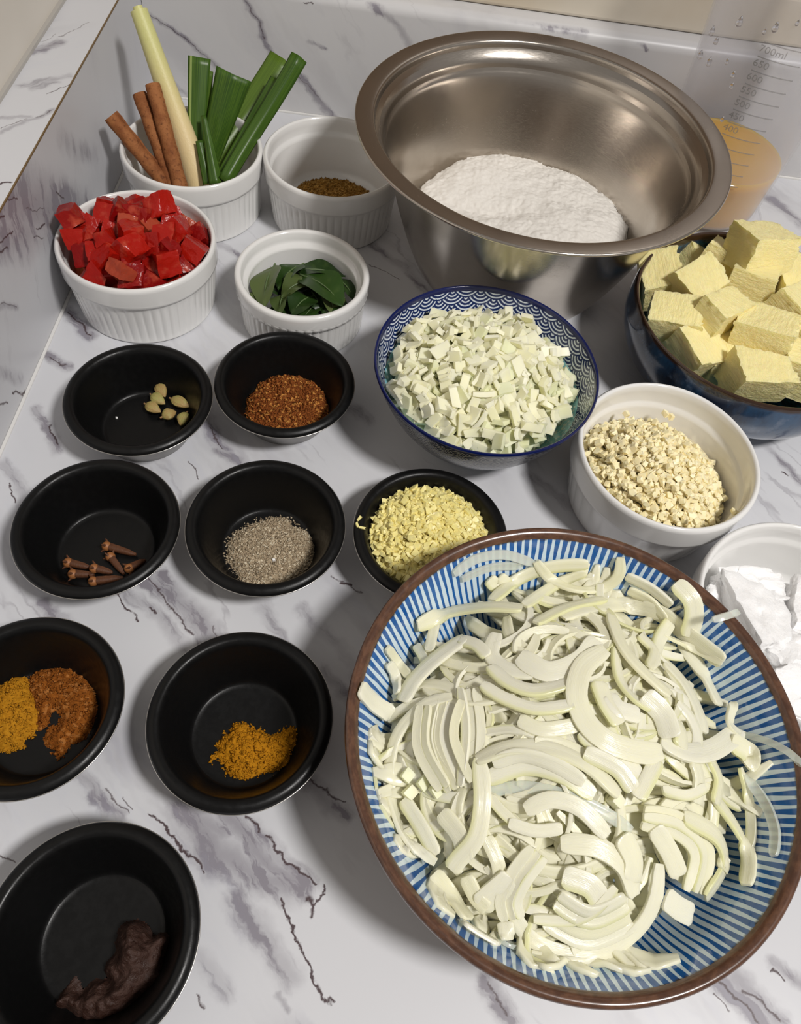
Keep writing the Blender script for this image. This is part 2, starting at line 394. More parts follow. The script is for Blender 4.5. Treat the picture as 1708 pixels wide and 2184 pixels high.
def ramekin(key, cx, cy, R, H, rb, label, band=.30, nfl=56, depth=.013, lip=.0036, step=.0022, allflute=False):
    a, b, c, d = ramekin_prof(R, H, rb, band, lip, .0045, step)
    prof = a + b + c + d
    i0, i1 = len(a), len(a) + len(b)
    i2 = i1 + 4 if allflute else i1
    def mod(i, ang, r, z):
        if i0 <= i < i2:
            e = 1.0
            if not allflute: e = min(1, (i - i0 + .4), (i1 - 1 - i + .0) * 1.0)
            elif i >= i1: e = .55
            return 1 - depth * e * (1 - abs(math.sin(nfl * ang / 2)) ** .7)
        return 1
    t = thing('ramekin', label, 'ramekin', (cx, cy, 0.0))
    me = rev('ramekin_body', prof[:i1 + 3], nfl * 8, mod)
    link('body', me, M_CERAMIC, t)
    me2 = rev('ramekin_bowl', prof[i1 + 2:], 128)
    link('rim_and_inside', me2, M_CERAMIC, t)
    RAM[key] = (cx, cy, prof[i1 + 6:])
    return t
ramekin('tomato', -.2058, .4068, .0527, .053, .90, 'white fluted ramekin filled with diced tomato, beside the left upstand')
ramekin('stalks', -.2013, .5182, .0529, .053, .93, 'white fluted ramekin in the corner holding cinnamon, lemongrass and pandan')
ramekin('cumin', -.0964, .5374, .0535, .053, .90, 'white fluted ramekin with brown ground spice at the bottom, beside the steel bowl')
ramekin('curry', -.0936, .4152, .0466, .042, .93, 'small white ramekin fluted up to the rim, holding dark green leaves', band=.30, nfl=52, depth=.02, lip=.0046, step=.0034, allflute=True)
ramekin('garlic', .1553, .3054, .0561, .052, .86, 'white ramekin with broad faint flutes, filled with minced garlic', band=.36, nfl=36, depth=.009)
ramekin('salt', .2304, .2124, .0615, .046, .88, 'white ramekin holding lumps of solid coconut cream, behind the striped bowl', band=.34)

# ---- black tart tins
TS = (.4108 - .0300) / (.4108 - .026)
TR, TH = .0450 * TS, .0318
TINS = dict(cardamom=(-.1709, .2952), chilli=(-.086, .3282), clove=(-.1629, .2019), pepper=(-.072, .2215), ginger=(.0216, .2359), curry=(-.1594, .1003), turmeric=(-.0575, .1117), paste=(-.0951, .0113))
TINS = {k: (x * TS, y * TS) for k, (x, y) in TINS.items()}
t = T('black_nonstick_coating'); P = t.obj()
t.set(col=(.0042, .0042, .0043), rough=t.ramp(t.noise(P, 300, 2), .3, .7, .30, .40), spec=.24); t.bump(t.noise(P, 1500, 2), .06, .0004)
M_TIN = t.mat
M_TINOUT = simple('bare_tin_metal', (.30, .29, .28), .38, metal=.9)
tin_in = [(0, .0014), (.0240, .0014), (.0262, .0017), (.0276, .0030), (.0292, .0066), (.0316, .0130), (.0340, .0200), (.0362, .0264), (.0374, .0294), (.0388, .0312), (.0404, .0318), (.0420, .0316), (.0434, .0308), (.0441, .0300), (TR, .0288)]
tin_in = [(0, .0014), (.0240, .0014)] + smooth_prof(tin_in[2:], 3)
tin_out = [(TR, .0288), (TR + .0001, .0284), (TR - .0004, .0280), (TR - .0014, .0284), (.0412, .0292), (.0396, .0286), (.0380, .0262), (.0354, .0196), (.0330, .0126), (.0304, .0054), (.0288, .0010), (.0270, 0), (.024, .0), (.0235, .0006), (0, .0006)]
M_TINEDGE = simple('bare_tin_edge', (.62, .60, .57), .30, metal=1.0)
me_edge = rev('tin_edge', [(TR + .00025 * math.cos(a) + .0001, .0286 + .00035 * math.sin(a)) for a in np.linspace(0, 2 * PI, 9)], 128)
me_in, me_out = rev('tin_inside', tin_in, 128), rev('tin_outside', tin_out, 128)
TIN_WHAT = dict(cardamom='holding six green cardamom pods', chilli='holding a mound of coarse red-brown chilli powder', clove='holding a few dried cloves', pepper='holding grey ground pepper',
                ginger='holding minced yellow ginger, tucked under the striped bowl', curry='holding yellow and rust-brown powders side by side', turmeric='holding a small heap of golden turmeric powder', paste='holding a dark brown lump of shrimp paste')
for k, (x, y) in TINS.items():
    t = thing('tart_tin', 'small black non-stick tart tin ' + TIN_WHAT[k], 'tin', (x, y, 0), 'black tart tins of spices')
    link('inside', me_in, M_TIN, t); link('outer_shell', me_out, M_TINOUT, t); link('rim_edge', me_edge, M_TINEDGE, t)

# ---- steel mixing bowl
SX, SY, SR, SH = .0524, .5079, .1281, .120
t = T('brushed_steel'); P = t.obj()
sx = t.sep(P)
ang = t.m('ARCTAN2', sx[1], sx[0]); rad = t.vm('LENGTH', t.comb(sx[0], sx[1], 0))
br = t.noise(t.comb(t.m('MULTIPLY', ang, .02), t.m('MULTIPLY', sx[2], 1.0), t.m('MULTIPLY', rad, 1.0)), 1600, 3, .6)
sm = t.ramp(t.noise(P, 18, 4, .6), .35, .75)
t.set(col=t.mix(sm, (.58, .53, .475), (.49, .445, .39)), metal=1.0, rough=t.m('ADD', t.m('MULTIPLY', br, .14), t.m('ADD', .13, t.m('MULTIPLY', sm, .07))))
t.bump(br, .025, .0003)
M_STEEL = t.mat
steel_out = [(0, .0), (.060, .0), (.066, .0010), (.0715, .0050), (.0775, .0150), (.0850, .0320), (.0925, .0530), (.0995, .0760), (.1050, .0960), (.1072, .1040), (.1085, .1085), (.1110, .1120)]
steel_rim = [(.1110, .1120), (.1150, .1155), (.1200, .1176), (.1255, .1184), (.1274, .1182), (SR, .1190), (.1281, .1199), (.1275, .1205), (.1262, .1206), (.1220, .1204), (.1180, .1200), (.1162, .1196), (.1152, .1188), (.1147, .1174)]
steel_in = [(.1147, .1174), (.1140, .1140), (.1134, .1105), (.1122, .1082), (.1098, .1068), (.1078, .1050), (.1062, .1015), (.1045, .0975), (.0985, .0770), (.0915, .0540), (.0840, .0330), (.0765, .0160), (.0700, .0058), (.064, .0018), (.058, .0008), (0, .0008)]
t = thing('mixing_bowl', 'large stainless steel mixing bowl with a flat rolled rim, holding white flour', 'bowl', (SX, SY, 0))
link('outside', rev('steel_outside', steel_out[:2] + smooth_prof(steel_out[2:], 3), 160), M_STEEL, t)
link('rim', rev('steel_rim', smooth_prof(steel_rim, 2), 160), M_STEEL, t)
link('inside', rev('steel_inside', smooth_prof(steel_in[:-2], 3) + steel_in[-2:], 160), M_STEEL, t)

# ---- blue wave-pattern bowl
BX, BY, BR, BH = .0387, .3396, .0700, .0632
def polar(t):
    s = t.sep(t.obj()); a = t.m('ARCTAN2', s[1], s[0]); return a, s[2], t.vm('LENGTH', t.comb(s[0], s[1], 0))
def waves(t, u, v, rings=3.5):
    """overlapping concentric scales; u counts scales, v counts scale widths upward -> 0..1 ring phase"""
    vh = t.m('MULTIPLY', v, 4.0)
    m0 = t.m('SUBTRACT', t.m('CEIL', vh), 2.0)
    res = None
    for k in (2, 1, 0):
        mk = t.m('ADD', m0, float(k))
        off = t.m('MULTIPLY', t.m('FLOORED_MODULO', mk, 2.0), .5)
        du = t.m('SUBTRACT', t.m('FRACT', t.m('ADD', u, off)), .5)
        dv = t.m('SUBTRACT', v, t.m('MULTIPLY', mk, .25))
        d = t.m('SQRT', t.m('ADD', t.m('MULTIPLY', du, du), t.m('MULTIPLY', dv, dv)))
        if res is None: res = d
        else:
            inside = t.m('LESS_THAN', d, .5)
            res = t.m('ADD', t.m('MULTIPLY', d, inside), t.m('MULTIPLY', res, t.m('SUBTRACT', 1.0, inside)))
    return t.m('FRACT', t.m('MULTIPLY', res, rings * 2))
NAVY = (.006, .018, .105)
t = T('navy_wave_glaze_inside'); a, z, r = polar(t)
ph = waves(t, t.m('MULTIPLY', a, 22 / (2 * PI)), t.m('MULTIPLY', z, -1 / .0185), 4)
line = t.m('MULTIPLY', t.ramp(ph, .10, .20), t.ramp(ph, .50, .60, 1, 0))
nz = t.noise(t.obj(), 500, 2)
band = t.mix(t.m('MULTIPLY', line, t.ramp(nz, .25, .4)), t.mix(t.noise(t.obj(), 40, 2), NAVY, (.006, .022, .11)), (.66, .72, .80))
vo = t.n('ShaderNodeTexVoronoi'); t.put(vo.inputs['Vector'], t.comb(t.m('MULTIPLY', a, .05), t.m('MULTIPLY', z, .62), t.m('MULTIPLY', r, .62))); vo.inputs['Scale'].default_value = 480
dash = t.ramp(vo.outputs['Distance'], .30, .44, 1, 0)
cyan = t.mix(dash, (.36, .74, .88), (.84, .92, .92))
zb_ = t.m('ADD', z, t.m('MULTIPLY', t.m('SUBTRACT', t.noise(t.obj(), 200, 1), .5), .0006))
col = t.mix(t.ramp(zb_, .0440, .0446), cyan, band)
col = t.mix(t.ramp(zb_, .0598, .0604), col, (.002, .008, .075))
t.set(col=col, rough=.12, coat=.4, coatr=.04); M_WAVEIN = t.mat
t = T('navy_wave_glaze_outside'); a, z, r = polar(t)
ph = waves(t, t.m('MULTIPLY', a, 22 / (2 * PI)), t.m('MULTIPLY', z, 1 / .0165), 4)
line = t.m('MULTIPLY', t.ramp(ph, .10, .20), t.ramp(ph, .42, .52, 1, 0))
col = t.mix(line, (.004, .007, .022), (.36, .37, .38))
col = t.mix(t.ramp(z, .0060, .0064), (.62, .70, .72), col)
col = t.mix(t.ramp(z, .0590, .0595), col, (.002, .008, .075))
t.set(col=col, rough=.2, spec=.3); M_WAVEOUT = t.mat
wb_out = [(0, .003), (.031, .003), (.0318, .0), (.0345, .0), (.0352, .003), (.0362, .0062), (.0420, .0110), (.0505, .0210), (.0585, .0335), (.0645, .0465), (.0682, .0565), (.0698, .0610), (BR, .0622), (.0696, .0632)]
wb_in = [(.0696, .0632), (.0686, .0630), (.0678, .0615), (.0664, .0562), (.0626, .0462), (.0565, .0335), (.0485, .0220), (.0400, .0125), (.030, .0076), (.016, .0062), (0, .006)]
t = thing('soup_bowl', 'navy blue bowl with white wave-scale pattern and pale cyan inside, full of diced onion', 'bowl', (BX, BY, 0))
link('outside', rev('wave_outside', wb_out[:6] + smooth_prof(wb_out[6:], 3), 144), M_WAVEOUT, t)
link('inside', rev('wave_inside', smooth_prof(wb_in, 3), 144), M_WAVEIN, t)

# ---- large striped bowl
GX, GY, GR, GH = .0982, .1206, .1055, .070
t = T('blue_stripe_glaze'); a, z, r = polar(t)
wob = t.m('MULTIPLY', t.m('SUBTRACT', t.noise(t.obj(), 55, 2), .5), .010)
NS = 150
u = t.m('MULTIPLY', t.m('ADD', a, wob), NS / (2 * PI))
fr = t.m('FRACT', u); tri = t.m('ABSOLUTE', t.m('SUBTRACT', fr, .5))
cell = t.m('FLOOR', u)
rn = t.n('ShaderNodeTexWhiteNoise', noise_dimensions='1D'); t.put(rn.inputs['W'], cell)
wid = t.m('ADD', .155, t.m('MULTIPLY', rn.outputs['Value'], .07))
# lines swell towards the rim, as a loaded brush leaves them
wid = t.m('ADD', wid, t.ramp(r, .091, .0995, 0, .14))
wid = t.m('ADD', wid, t.ramp(r, .060, .068, .12, 0))
edge = t.m('SUBTRACT', tri, wid)
ln = t.ramp(edge, -.03, .035, 1, 0)
ink = t.mix(t.noise(t.obj(), 160, 3), (.005, .055, .24), (.018, .14, .42))
pale = t.mix(t.noise(t.obj(), 60, 3), (.52, .66, .76), (.66, .75, .80))
col = t.mix(ln, pale, ink)
col = t.mix(t.ramp(r, .057, .059), t.mix(.5, pale, ink), col)
en = t.m('ADD', r, t.m('MULTIPLY', t.m('SUBTRACT', t.noise(t.obj(), 260, 2), .5), .0016))
col = t.mix(t.ramp(en, .0990, .0998), col, t.mix(t.noise(t.obj(), 240, 3), (.045, .028, .016), (.012, .010, .008)))
t.set(col=col, rough=.12, coat=.5, coatr=.04); M_STRIPE = t.mat
t = T('brown_rim_glaze'); s_ = t.obj(); a, z, r = polar(t)
nb = t.noise(t.comb(t.m('MULTIPLY', a, .05), z, r), 420, 3, .6)
t.set(col=t.mix(t.ramp(nb, .35, .7), (.070, .031, .018), (.125, .058, .032)), rough=.24, coat=.35, coatr=.1); M_BRIM = t.mat
g_in = [(.0996, .0676), (.0975, .0640), (.0935, .0570), (.0880, .0470), (.0810, .0370), (.0715, .0270), (.0590, .0180), (.0430, .0120), (.022, .0095), (0, .009)]
g_rim = [(.0990, .0560), (.1012, .0595), (.1036, .0632), (.1050, .0656), (GR, .0680), (.1051, .0698), (.1038, .0706), (.1020, .0702), (.1006, .0690), (.0996, .0676)]
g_out = [(0, .004), (.046, .004), (.047, 0), (.052, 0), (.053, .004), (.0620, .0120), (.0760, .0240), (.0880, .0380), (.0955, .0500), (.0990, .0560)]
t = thing('serving_bowl', 'large bowl with blue radiating stripes and brown rim, heaped with sliced onion', 'bowl', (GX, GY, 0))
link('inside', rev('stripe_inside', smooth_prof(g_in, 3), 192), M_STRIPE, t)
link('rim', rev('stripe_rim', smooth_prof(g_rim, 2), 192), M_BRIM, t)
link('outside', rev('stripe_outside', g_out, 192), M_BRIM, t)

# ---- blue butter bowl
UX, UY, UR, UH = .2205, .4347, .0860, .060
t = T('reactive_blue_glaze'); a, z, r = polar(t); P = t.obj()
n = t.noise(t.vm('MULTIPLY', P, (1, 1, .45)), 42, 5, .62)
col = t.mix(t.ramp(n, .36, .66), (.006, .012, .030), (.018, .066, .145))
col = t.mix(t.ramp(t.noise(P, 90, 4, .6), .52, .72), col, (.09, .13, .20))
rb_ = t.m('ADD', z, t.m('MULTIPLY', t.m('SUBTRACT', n, .5), .004))
col = t.mix(t.ramp(rb_, .0562, .0585), col, (.030, .013, .006))
t.set(col=col, rough=.14, coat=.5, coatr=.05); M_BLUE = t.mat
t = T('reactive_teal_glaze'); a, z, r = polar(t); P = t.obj()
n = t.noise(P, 120, 4, .65)
col = t.mix(t.ramp(n, .38, .66), (.005, .022, .050), (.012, .15, .30))
rb_ = t.m('ADD', z, t.m('MULTIPLY', t.m('SUBTRACT', t.noise(P, 60, 3), .5), .006))
col = t.mix(t.ramp(rb_, .0515, .0560), col, (.035, .016, .008))
t.set(col=col, rough=.16, coat=.5, coatr=.05); M_TEAL = t.mat
u_out = [(0, .003), (.050, .003), (.051, 0), (.055, 0), (.0565, .003), (.062, .0060), (.0720, .0130), (.0800, .0220), (.0850, .0330), (.0872, .0440), (.0868, .0530), (UR, .0585), (.0852, .0602)]
u_in = [(.0852, .0602), (.0838, .0600), (.0828, .0582), (.0828, .0530), (.0830, .0440), (.0808, .0335), (.0755, .0235), (.067, .0150), (.054, .0092), (.034, .0068), (0, .006)]
t = thing('cereal_bowl', 'deep glossy dark blue stoneware bowl with brown rim, full of butter cubes', 'bowl', (UX, UY, 0))
link('outside', rev('blue_outside', u_out[:5] + smooth_prof(u_out[5:], 3), 144), M_BLUE, t)
link('inside', rev('blue_inside', smooth_prof(u_in, 3), 144), M_TEAL, t)
#==CONTENTS==

# ================================================================== contents: helpers
def prof_fn(prof):
    q = sorted([(r, z) for r, z in prof]); R = np.array([a for a, b in q]); Z = np.array([b for a, b in q])
    return lambda r: np.interp(r, R, Z)
def rin_fn(prof):
    q = sorted([(z, r) for r, z in prof]); Z = np.array([a for a, b in q]); R = np.array([b for a, b in q])
    return lambda z: np.interp(z, Z, R)
def chunk(name, sx, sy, sz, sub=2, jit=.15, rough=0.0, seed=0, bend=0.0, rnd=.25, sharp=36):
    """irregular cut piece: a box with rounded corners, uneven faces and an optional bend"""
    g = np.random.default_rng(seed); n = sub + 1
    lin = np.linspace(-1, 1, n); V = {}; verts = []; faces = []
    def vid(p):
        k = tuple(np.round(p, 5))
        if k not in V: V[k] = len(verts); verts.append(np.array(p, float))
        return V[k]
    for ax in range(3):
        for sg in (-1, 1):
            for i in range(sub):
                for j in range(sub):
                    q = []
                    for a, b in ((0, 0), (1, 0), (1, 1), (0, 1)):
                        p = [0, 0, 0]; p[ax] = sg; p[(ax + 1) % 3] = lin[i + a]; p[(ax + 2) % 3] = lin[j + b]; q.append(vid(p))
                    faces.append(q if sg > 0 else q[::-1])
    P = np.array(verts)
    L = np.linalg.norm(P, axis=1, keepdims=True)
    sph = P / L * 1.25
    P = P * (1 - rnd * (L - 1) / .732) + sph * (rnd * (L - 1) / .732)
    # shear / corner jitter
    cj = g.normal(0, jit, (2, 2, 2, 3))
    w = (P + 1) / 2
    W = np.clip(w, 0, 1)
    off = 0
    for a in (0, 1):
        for b in (0, 1):
            for c in (0, 1):
                k = (W[:, 0] if a else 1 - W[:, 0]) * (W[:, 1] if b else 1 - W[:, 1]) * (W[:, 2] if c else 1 - W[:, 2])
                off = off + k[:, None] * cj[a, b, c]
    P = P + off
    if rough:
        s0 = g.random(3) * 50
        P = P + rough * np.stack([fbm(P[:, 0] * 2.2 + s0[k], P[:, 1] * 2.2 + 9 * k, P[:, 2] * 2.2, 3) for k in range(3)], 1)
    P = P * np.array([sx, sy, sz]) / 2
    if bend: P[:, 2] += bend * (P[:, 0] / (sx / 2)) ** 2 * sx - bend * sx * .4
    me = mesh(name, P, faces, sub > 2)
    if sub > 2: me.set_sharp_from_angle(angle=math.radians(sharp))
    return me
def rot_to(quat_xyz): return quat_xyz
def drop_pile(cx, cy, floor, rin, target, n, size_fn, R, seed=0, K=40, res=.0009, tilt=.35, sink=.25, margin=.85, shell=None):
    """let pieces settle one after another on a height map; returns [(pos, euler, variant)]"""
    g = np.random.default_rng(seed); N = int(2 * R / res) + 1
    ax = np.linspace(-R, R, N); XX, YY = np.meshgrid(ax, ax, indexing='ij'); RR = np.hypot(XX, YY)
    H = floor(RR).astype(float); out = []
    TG = target(XX, YY)
    if shell: H = np.maximum(H, np.where(RR < rin(TG - shell), TG - shell, H))
    for i in range(n):
        var, (sx, sy, sz) = size_fn(g)
        rad = .5 * math.hypot(sx, sy) * .72
        a = g.random(K) * 2 * PI; r = np.sqrt(g.random(K)) * (R - rad * .6)
        px, py = r * np.cos(a), r * np.sin(a)
        ii = np.clip(((px + R) / res).astype(int), 0, N - 1); jj = np.clip(((py + R) / res).astype(int), 0, N - 1)
        sc = H[ii, jj] - TG[ii, jj] + (r > rin(H[ii, jj] + sz) - rad * margin) * 1.0
        k = int(np.argmin(sc))
        if sc[k] > -.1 * sz: continue
        x, y = px[k], py[k]
        w = int(rad / res) + 1; i0, i1, j0, j1 = max(ii[k] - w, 0), min(ii[k] + w + 1, N), max(jj[k] - w, 0), min(jj[k] + w + 1, N)
        sub = H[i0:i1, j0:j1]; m = np.hypot(XX[i0:i1, j0:j1] - x, YY[i0:i1, j0:j1] - y) < rad
        if not m.any(): continue
        gx = (np.roll(sub, -1, 0) - np.roll(sub, 1, 0))[1:-1, 1:-1].mean() / (2 * res) if min(sub.shape) > 2 else 0
        gy = (np.roll(sub, -1, 1) - np.roll(sub, 1, 1))[1:-1, 1:-1].mean() / (2 * res) if min(sub.shape) > 2 else 0
        gx, gy = np.clip(gx, -.7, .7), np.clip(gy, -.7, .7)
        base = np.percentile(sub[m], 62)
        z = base + sz * (.5 - sink * .5)
        yaw = g.random() * 2 * PI
        nrm = Vector((-gx + g.normal(0, tilt), -gy + g.normal(0, tilt), 1)).normalized()
        q = nrm.to_track_quat('Z', 'Y') @ Matrix.Rotation(yaw, 4, 'Z').to_quaternion()
        out.append((Vector((cx + x, cy + y, z)), q, var))
        dome = z + sz * .5 * (1 - .5 * (np.hypot(XX[i0:i1, j0:j1] - x, YY[i0:i1, j0:j1] - y) / rad) ** 2)
        sub[m] = np.maximum(sub[m], dome[m])
    return out
def place(name, me, mat, loc, q, label=None, cat=None, group=None, scale=1):
    o = link(name, me, mat); o.rotation_mode = 'QUATERNION'; o.rotation_quaternion = q; o.location = loc; o.scale = (scale,) * 3
    return tag(o, label, cat, group)
def join_mesh(name, items, mat):
    """one mesh from [(mesh, pos, quat)]"""
    V, F, n = [], [], 0
    cache = {}
    for me, loc, q in items:
        if me.name not in cache:
            co = np.empty(len(me.vertices) * 3); me.vertices.foreach_get('co', co); cache[me.name] = (co.reshape(-1, 3), [tuple(p.vertices) for p in me.polygons])
        co, fs = cache[me.name]
        M = np.array(q.to_matrix())
        V.append(co @ M.T + np.array(loc)); F += [tuple(i + n for i in f) for f in fs]; n += len(co)
    return mesh(name, np.concatenate(V), F, False)
def catmull(pts, n):
    P = [Vector(p) for p in pts]; out = []
    segs = len(P) - 1
    for i in range(n):
        u = i / (n - 1) * segs; k = min(int(u), segs - 1); t = u - k
        p0, p1, p2, p3 = P[max(k - 1, 0)], P[k], P[k + 1], P[min(k + 2, segs)]
        out.append(.5 * ((2 * p1) + (p2 - p0) * t + (2 * p0 - 5 * p1 + 4 * p2 - p3) * t * t + (3 * p1 - p0 - 3 * p2 + p3) * t ** 3))
    return out
def tube(name, pts, rad, seg=20, mod=None, cap=True):
    P = [Vector(p) for p in pts]; n = len(P); v = []
    up = Vector((0, 0, 1))
    t0 = (P[1] - P[0]).normalized(); X = t0.orthogonal().normalized()
    for i in range(n):
        t = (P[min(i + 1, n - 1)] - P[max(i - 1, 0)]).normalized()
        X = (X - t * X.dot(t)).normalized(); Y = t.cross(X)
        for j in range(seg):
            a = 2 * PI * j / seg; r = rad[i] * (mod(i / (n - 1), a) if mod else 1)
            v.append(P[i] + X * (r * math.cos(a)) + Y * (r * math.sin(a)))
    f = grid_faces(n, seg, True)
    if cap: f += [tuple(range(seg))[::-1], tuple(range(seg * (n - 1), seg * n))]
    me = mesh(name, v, f, True); me.set_sharp_from_angle(angle=math.radians(50)); return me

# powders and pastes: a height field inside an outline, with loose grains on it
def poly_dist(X, Y, poly):
    d = np.full(X.shape, 1e9); ins = np.zeros(X.shape, bool); n = len(poly)
    for i in range(n):
        x0, y0 = poly[i]; x1, y1 = poly[(i + 1) % n]; ex, ey = x1 - x0, y1 - y0
        t = np.clip(((X - x0) * ex + (Y - y0) * ey) / (ex * ex + ey * ey + 1e-12), 0, 1)
        d = np.minimum(d, np.hypot(X - x0 - t * ex, Y - y0 - t * ey))
        c = ((y0 > Y) != (y1 > Y)) & (X < (x1 - x0) * (Y - y0) / (y1 - y0 + 1e-12) + x0); ins ^= c
    return np.where(ins, d, -d)
def heap_mesh(name, poly, z0, hmax, w, amp=.0006, nsc=400, edge=.0012, res=.0006, grains=900, gs=.0004, stray=.0, floor=None, top=None, seed=1):
    g = np.random.default_rng(seed); P = np.array([(p[0], p[1]) for p in poly])
    lo, hi = P.min(0) - .003, P.max(0) + .003
    nx, ny = int((hi[0] - lo[0]) / res) + 2, int((hi[1] - lo[1]) / res) + 2
    X, Y = np.meshgrid(lo[0] + np.arange(nx) * res, lo[1] + np.arange(ny) * res, indexing='ij')
    d0 = poly_dist(X, Y, P)
    d = d0 + edge * fbm(X * 260 + seed, Y * 260, 0, 3)
    zf = floor(X, Y) if floor else z0
    h = hmax * (1 - np.exp(-np.maximum(d, 0) / w)) * (1 + .25 * fbm(X * 90 + seed * 3, Y * 90, 0, 2))
    if top: h = top(X, Y, d)
    h = h + amp * fbm(X * nsc, Y * nsc, seed, 4) * np.clip(d / .002, 0, 1) * 2
    Z = np.where(d > 0, zf + np.maximum(h, .00015), zf - .0001)
    idx = -np.ones(X.shape, int); keep = d > 0
    use = keep.copy()
    use[1:] |= keep[:-1]; use[:-1] |= keep[1:]; use[:, 1:] |= keep[:, :-1]; use[:, :-1] |= keep[:, 1:]
    idx[use] = np.arange(use.sum()); V = np.stack([X[use], Y[use], Z[use]], 1)
    a, b, c, e = idx[:-1, :-1], idx[1:, :-1], idx[1:, 1:], idx[:-1, 1:]
    ok = (a >= 0) & (b >= 0) & (c >= 0) & (e >= 0)
    F = np.stack([a[ok], b[ok], c[ok], e[ok]], 1).tolist()
    V = V.tolist()
    if grains:
        cand = np.argwhere(keep if stray == 0 else (d0 > -stray)); pick = cand[g.integers(0, len(cand), grains)]
        tet = np.array([(1, 1, 1), (1, -1, -1), (-1, 1, -1), (-1, -1, 1)], float)
        for i, j in pick:
            if d0[i, j] < 0 and g.random() > math.exp(d0[i, j] / (stray * .35)): continue
            s = gs * (.5 + g.random()); A = g.normal(size=(3, 3)); Qm, _ = np.linalg.qr(A)
            base = len(V); zz = (Z[i, j] if keep[i, j] else (floor(X[i, j], Y[i, j]) if floor else z0)) + s * .3
            for q in tet @ Qm.T: V.append((X[i, j] + q[0] * s + g.normal(0, res * .4), Y[i, j] + q[1] * s + g.normal(0, res * .4), zz + q[2] * s))
            F += [(base, base + 1, base + 2), (base, base + 3, base + 1), (base, base + 2, base + 3), (base + 1, base + 3, base + 2)]
    return mesh(name, V, F, True)
def circle_poly(cx, cy, r, n=40, jit=.0, seed=3):
    g = np.random.default_rng(seed)
    return [(cx + (r + g.normal(0, jit)) * math.cos(2 * PI * k / n), cy + (r + g.normal(0, jit)) * math.sin(2 * PI * k / n)) for k in range(n)]
def powder_mat(name, c1, c2, c3=None, sc=1400, rough=.9, bs=.5):
    t = T(name); P = t.pos()
    n = t.noise(P, sc, 3, .7)
    col = t.mix(t.ramp(n, .35, .65), c1, c2)
    if c3:
        vo = t.n('ShaderNodeTexVoronoi'); t.put(vo.inputs['Vector'], P); vo.inputs['Scale'].default_value = sc * .7
        wn = t.n('ShaderNodeTexWhiteNoise', noise_dimensions='3D'); t.put(wn.inputs['Vector'], vo.outputs['Position'])
        col = t.mix(t.ramp(wn.outputs['Value'], .80, .86), col, c3)
    t.set(col=col, rough=rough, spec=.15)
    t.bump(t.noise(P, sc * 1.2, 4, .7), bs, .0008)
    return t.mat

# ================================================================== flour in the steel bowl
fi = prof_fn(steel_in)
M_FLOUR = powder_mat('white_flour', (.76, .73, .68), (.71, .68, .63), None, 350, .95, .35)
fp = [at(x, y, .0398) for x, y in ((893, 400), (930, 372), (1000, 340), (1080, 333), (1130, 345), (1230, 380), (1300, 430), (1338, 490), (1330, 540), (1240, 610), (1080, 620), (960, 560), (890, 470))]
def flour_top(X, Y, d):
    x, y = X - SX, Y - SY
    base = .0405 + .0075 * (1 - np.exp(-np.maximum(d, 0) / .010))
    base = base + .006 * np.exp(-((x - .030) ** 2 + (y + .005) ** 2) / .035 ** 2) + .0045 * np.exp(-((x + .030) ** 2 + (y - .045) ** 2) / .025 ** 2)
    base = base - .0065 * np.exp(-((x + .028) ** 2 / .035 ** 2 + (y - .004) ** 2 / .010 ** 2))      # valley between the two mounds
    base = base + .0028 * fbm(X * 60, Y * 60, 2.0, 3) + .0016 * np.abs(fbm(X * 220, Y * 220, 5.0, 3))
    return np.where(d < .0012, base - (.0012 - np.maximum(d, 0)) * 6.0, base)
me = heap_mesh('flour', fp, 0, 0, .01, amp=.00022, nsc=500, edge=.0012, res=.0008, grains=0, gs=.0009, floor=lambda X, Y: 0.0 * X + .030, top=lambda X, Y, d: flour_top(X, Y, d) - .030, seed=4)
co = np.empty(len(me.vertices) * 3); me.vertices.foreach_get('co', co); co = co.reshape(-1, 3)
rr = np.hypot(co[:, 0] - SX, co[:, 1] - SY); kk = np.minimum(1, .0885 / rr); co[:, 0] = SX + (co[:, 0] - SX) * kk; co[:, 1] = SY + (co[:, 1] - SY) * kk; co[:, 2] = np.clip(co[:, 2], np.minimum(fi(rr * kk), .0420) + .0004, None); me.vertices.foreach_set('co', co.ravel()); me.update()
tag(link('flour', me, M_FLOUR), 'mound of white wheat flour inside the steel mixing bowl', 'flour', kind='stuff')

# ================================================================== ground spices
TF = .0015
def tin_c(k): return TINS[k]
x, y = tin_c('chilli')
M_CHILLI = powder_mat('coarse_chilli_powder', (.155, .040, .009), (.29, .090, .018), (.55, .25, .06), 900)
me = heap_mesh('chilli_powder', circle_poly(x + .001, y + .0012, .0282, 40, .0008), TF, .0085, .0055, .0006, 500, .0015, .0006, 2600, .00065, .0)
tag(link('chilli_powder', me, M_CHILLI), 'mound of coarse red-brown chilli powder in a black tin', 'spice', kind='stuff')
x, y = tin_c('pepper')
M_PEPPER = powder_mat('ground_pepper', (.52, .42, .28), (.28, .21, .14), (.68, .60, .45), 1700)
pp = [at(px_, py_, .005) for px_, py_ in ((482, 1185), (487, 1150), (515, 1122), (560, 1105), (580, 1098), (612, 1100), (625, 1118), (655, 1128), (672, 1160), (672, 1195), (650, 1225), (610, 1245), (560, 1248), (515, 1235))]
me = heap_mesh('ground_pepper', pp, TF, .0048, .005, .0003, 700, .0012, .0005, 3600, .00042, .004)
tag(link('ground_pepper', me, M_PEPPER), 'speckled grey-beige ground pepper spread in a black tin', 'spice', kind='stuff')
M_TURM = powder_mat('turmeric_powder', (.47, .205, .008), (.36, .145, .004), None, 900)
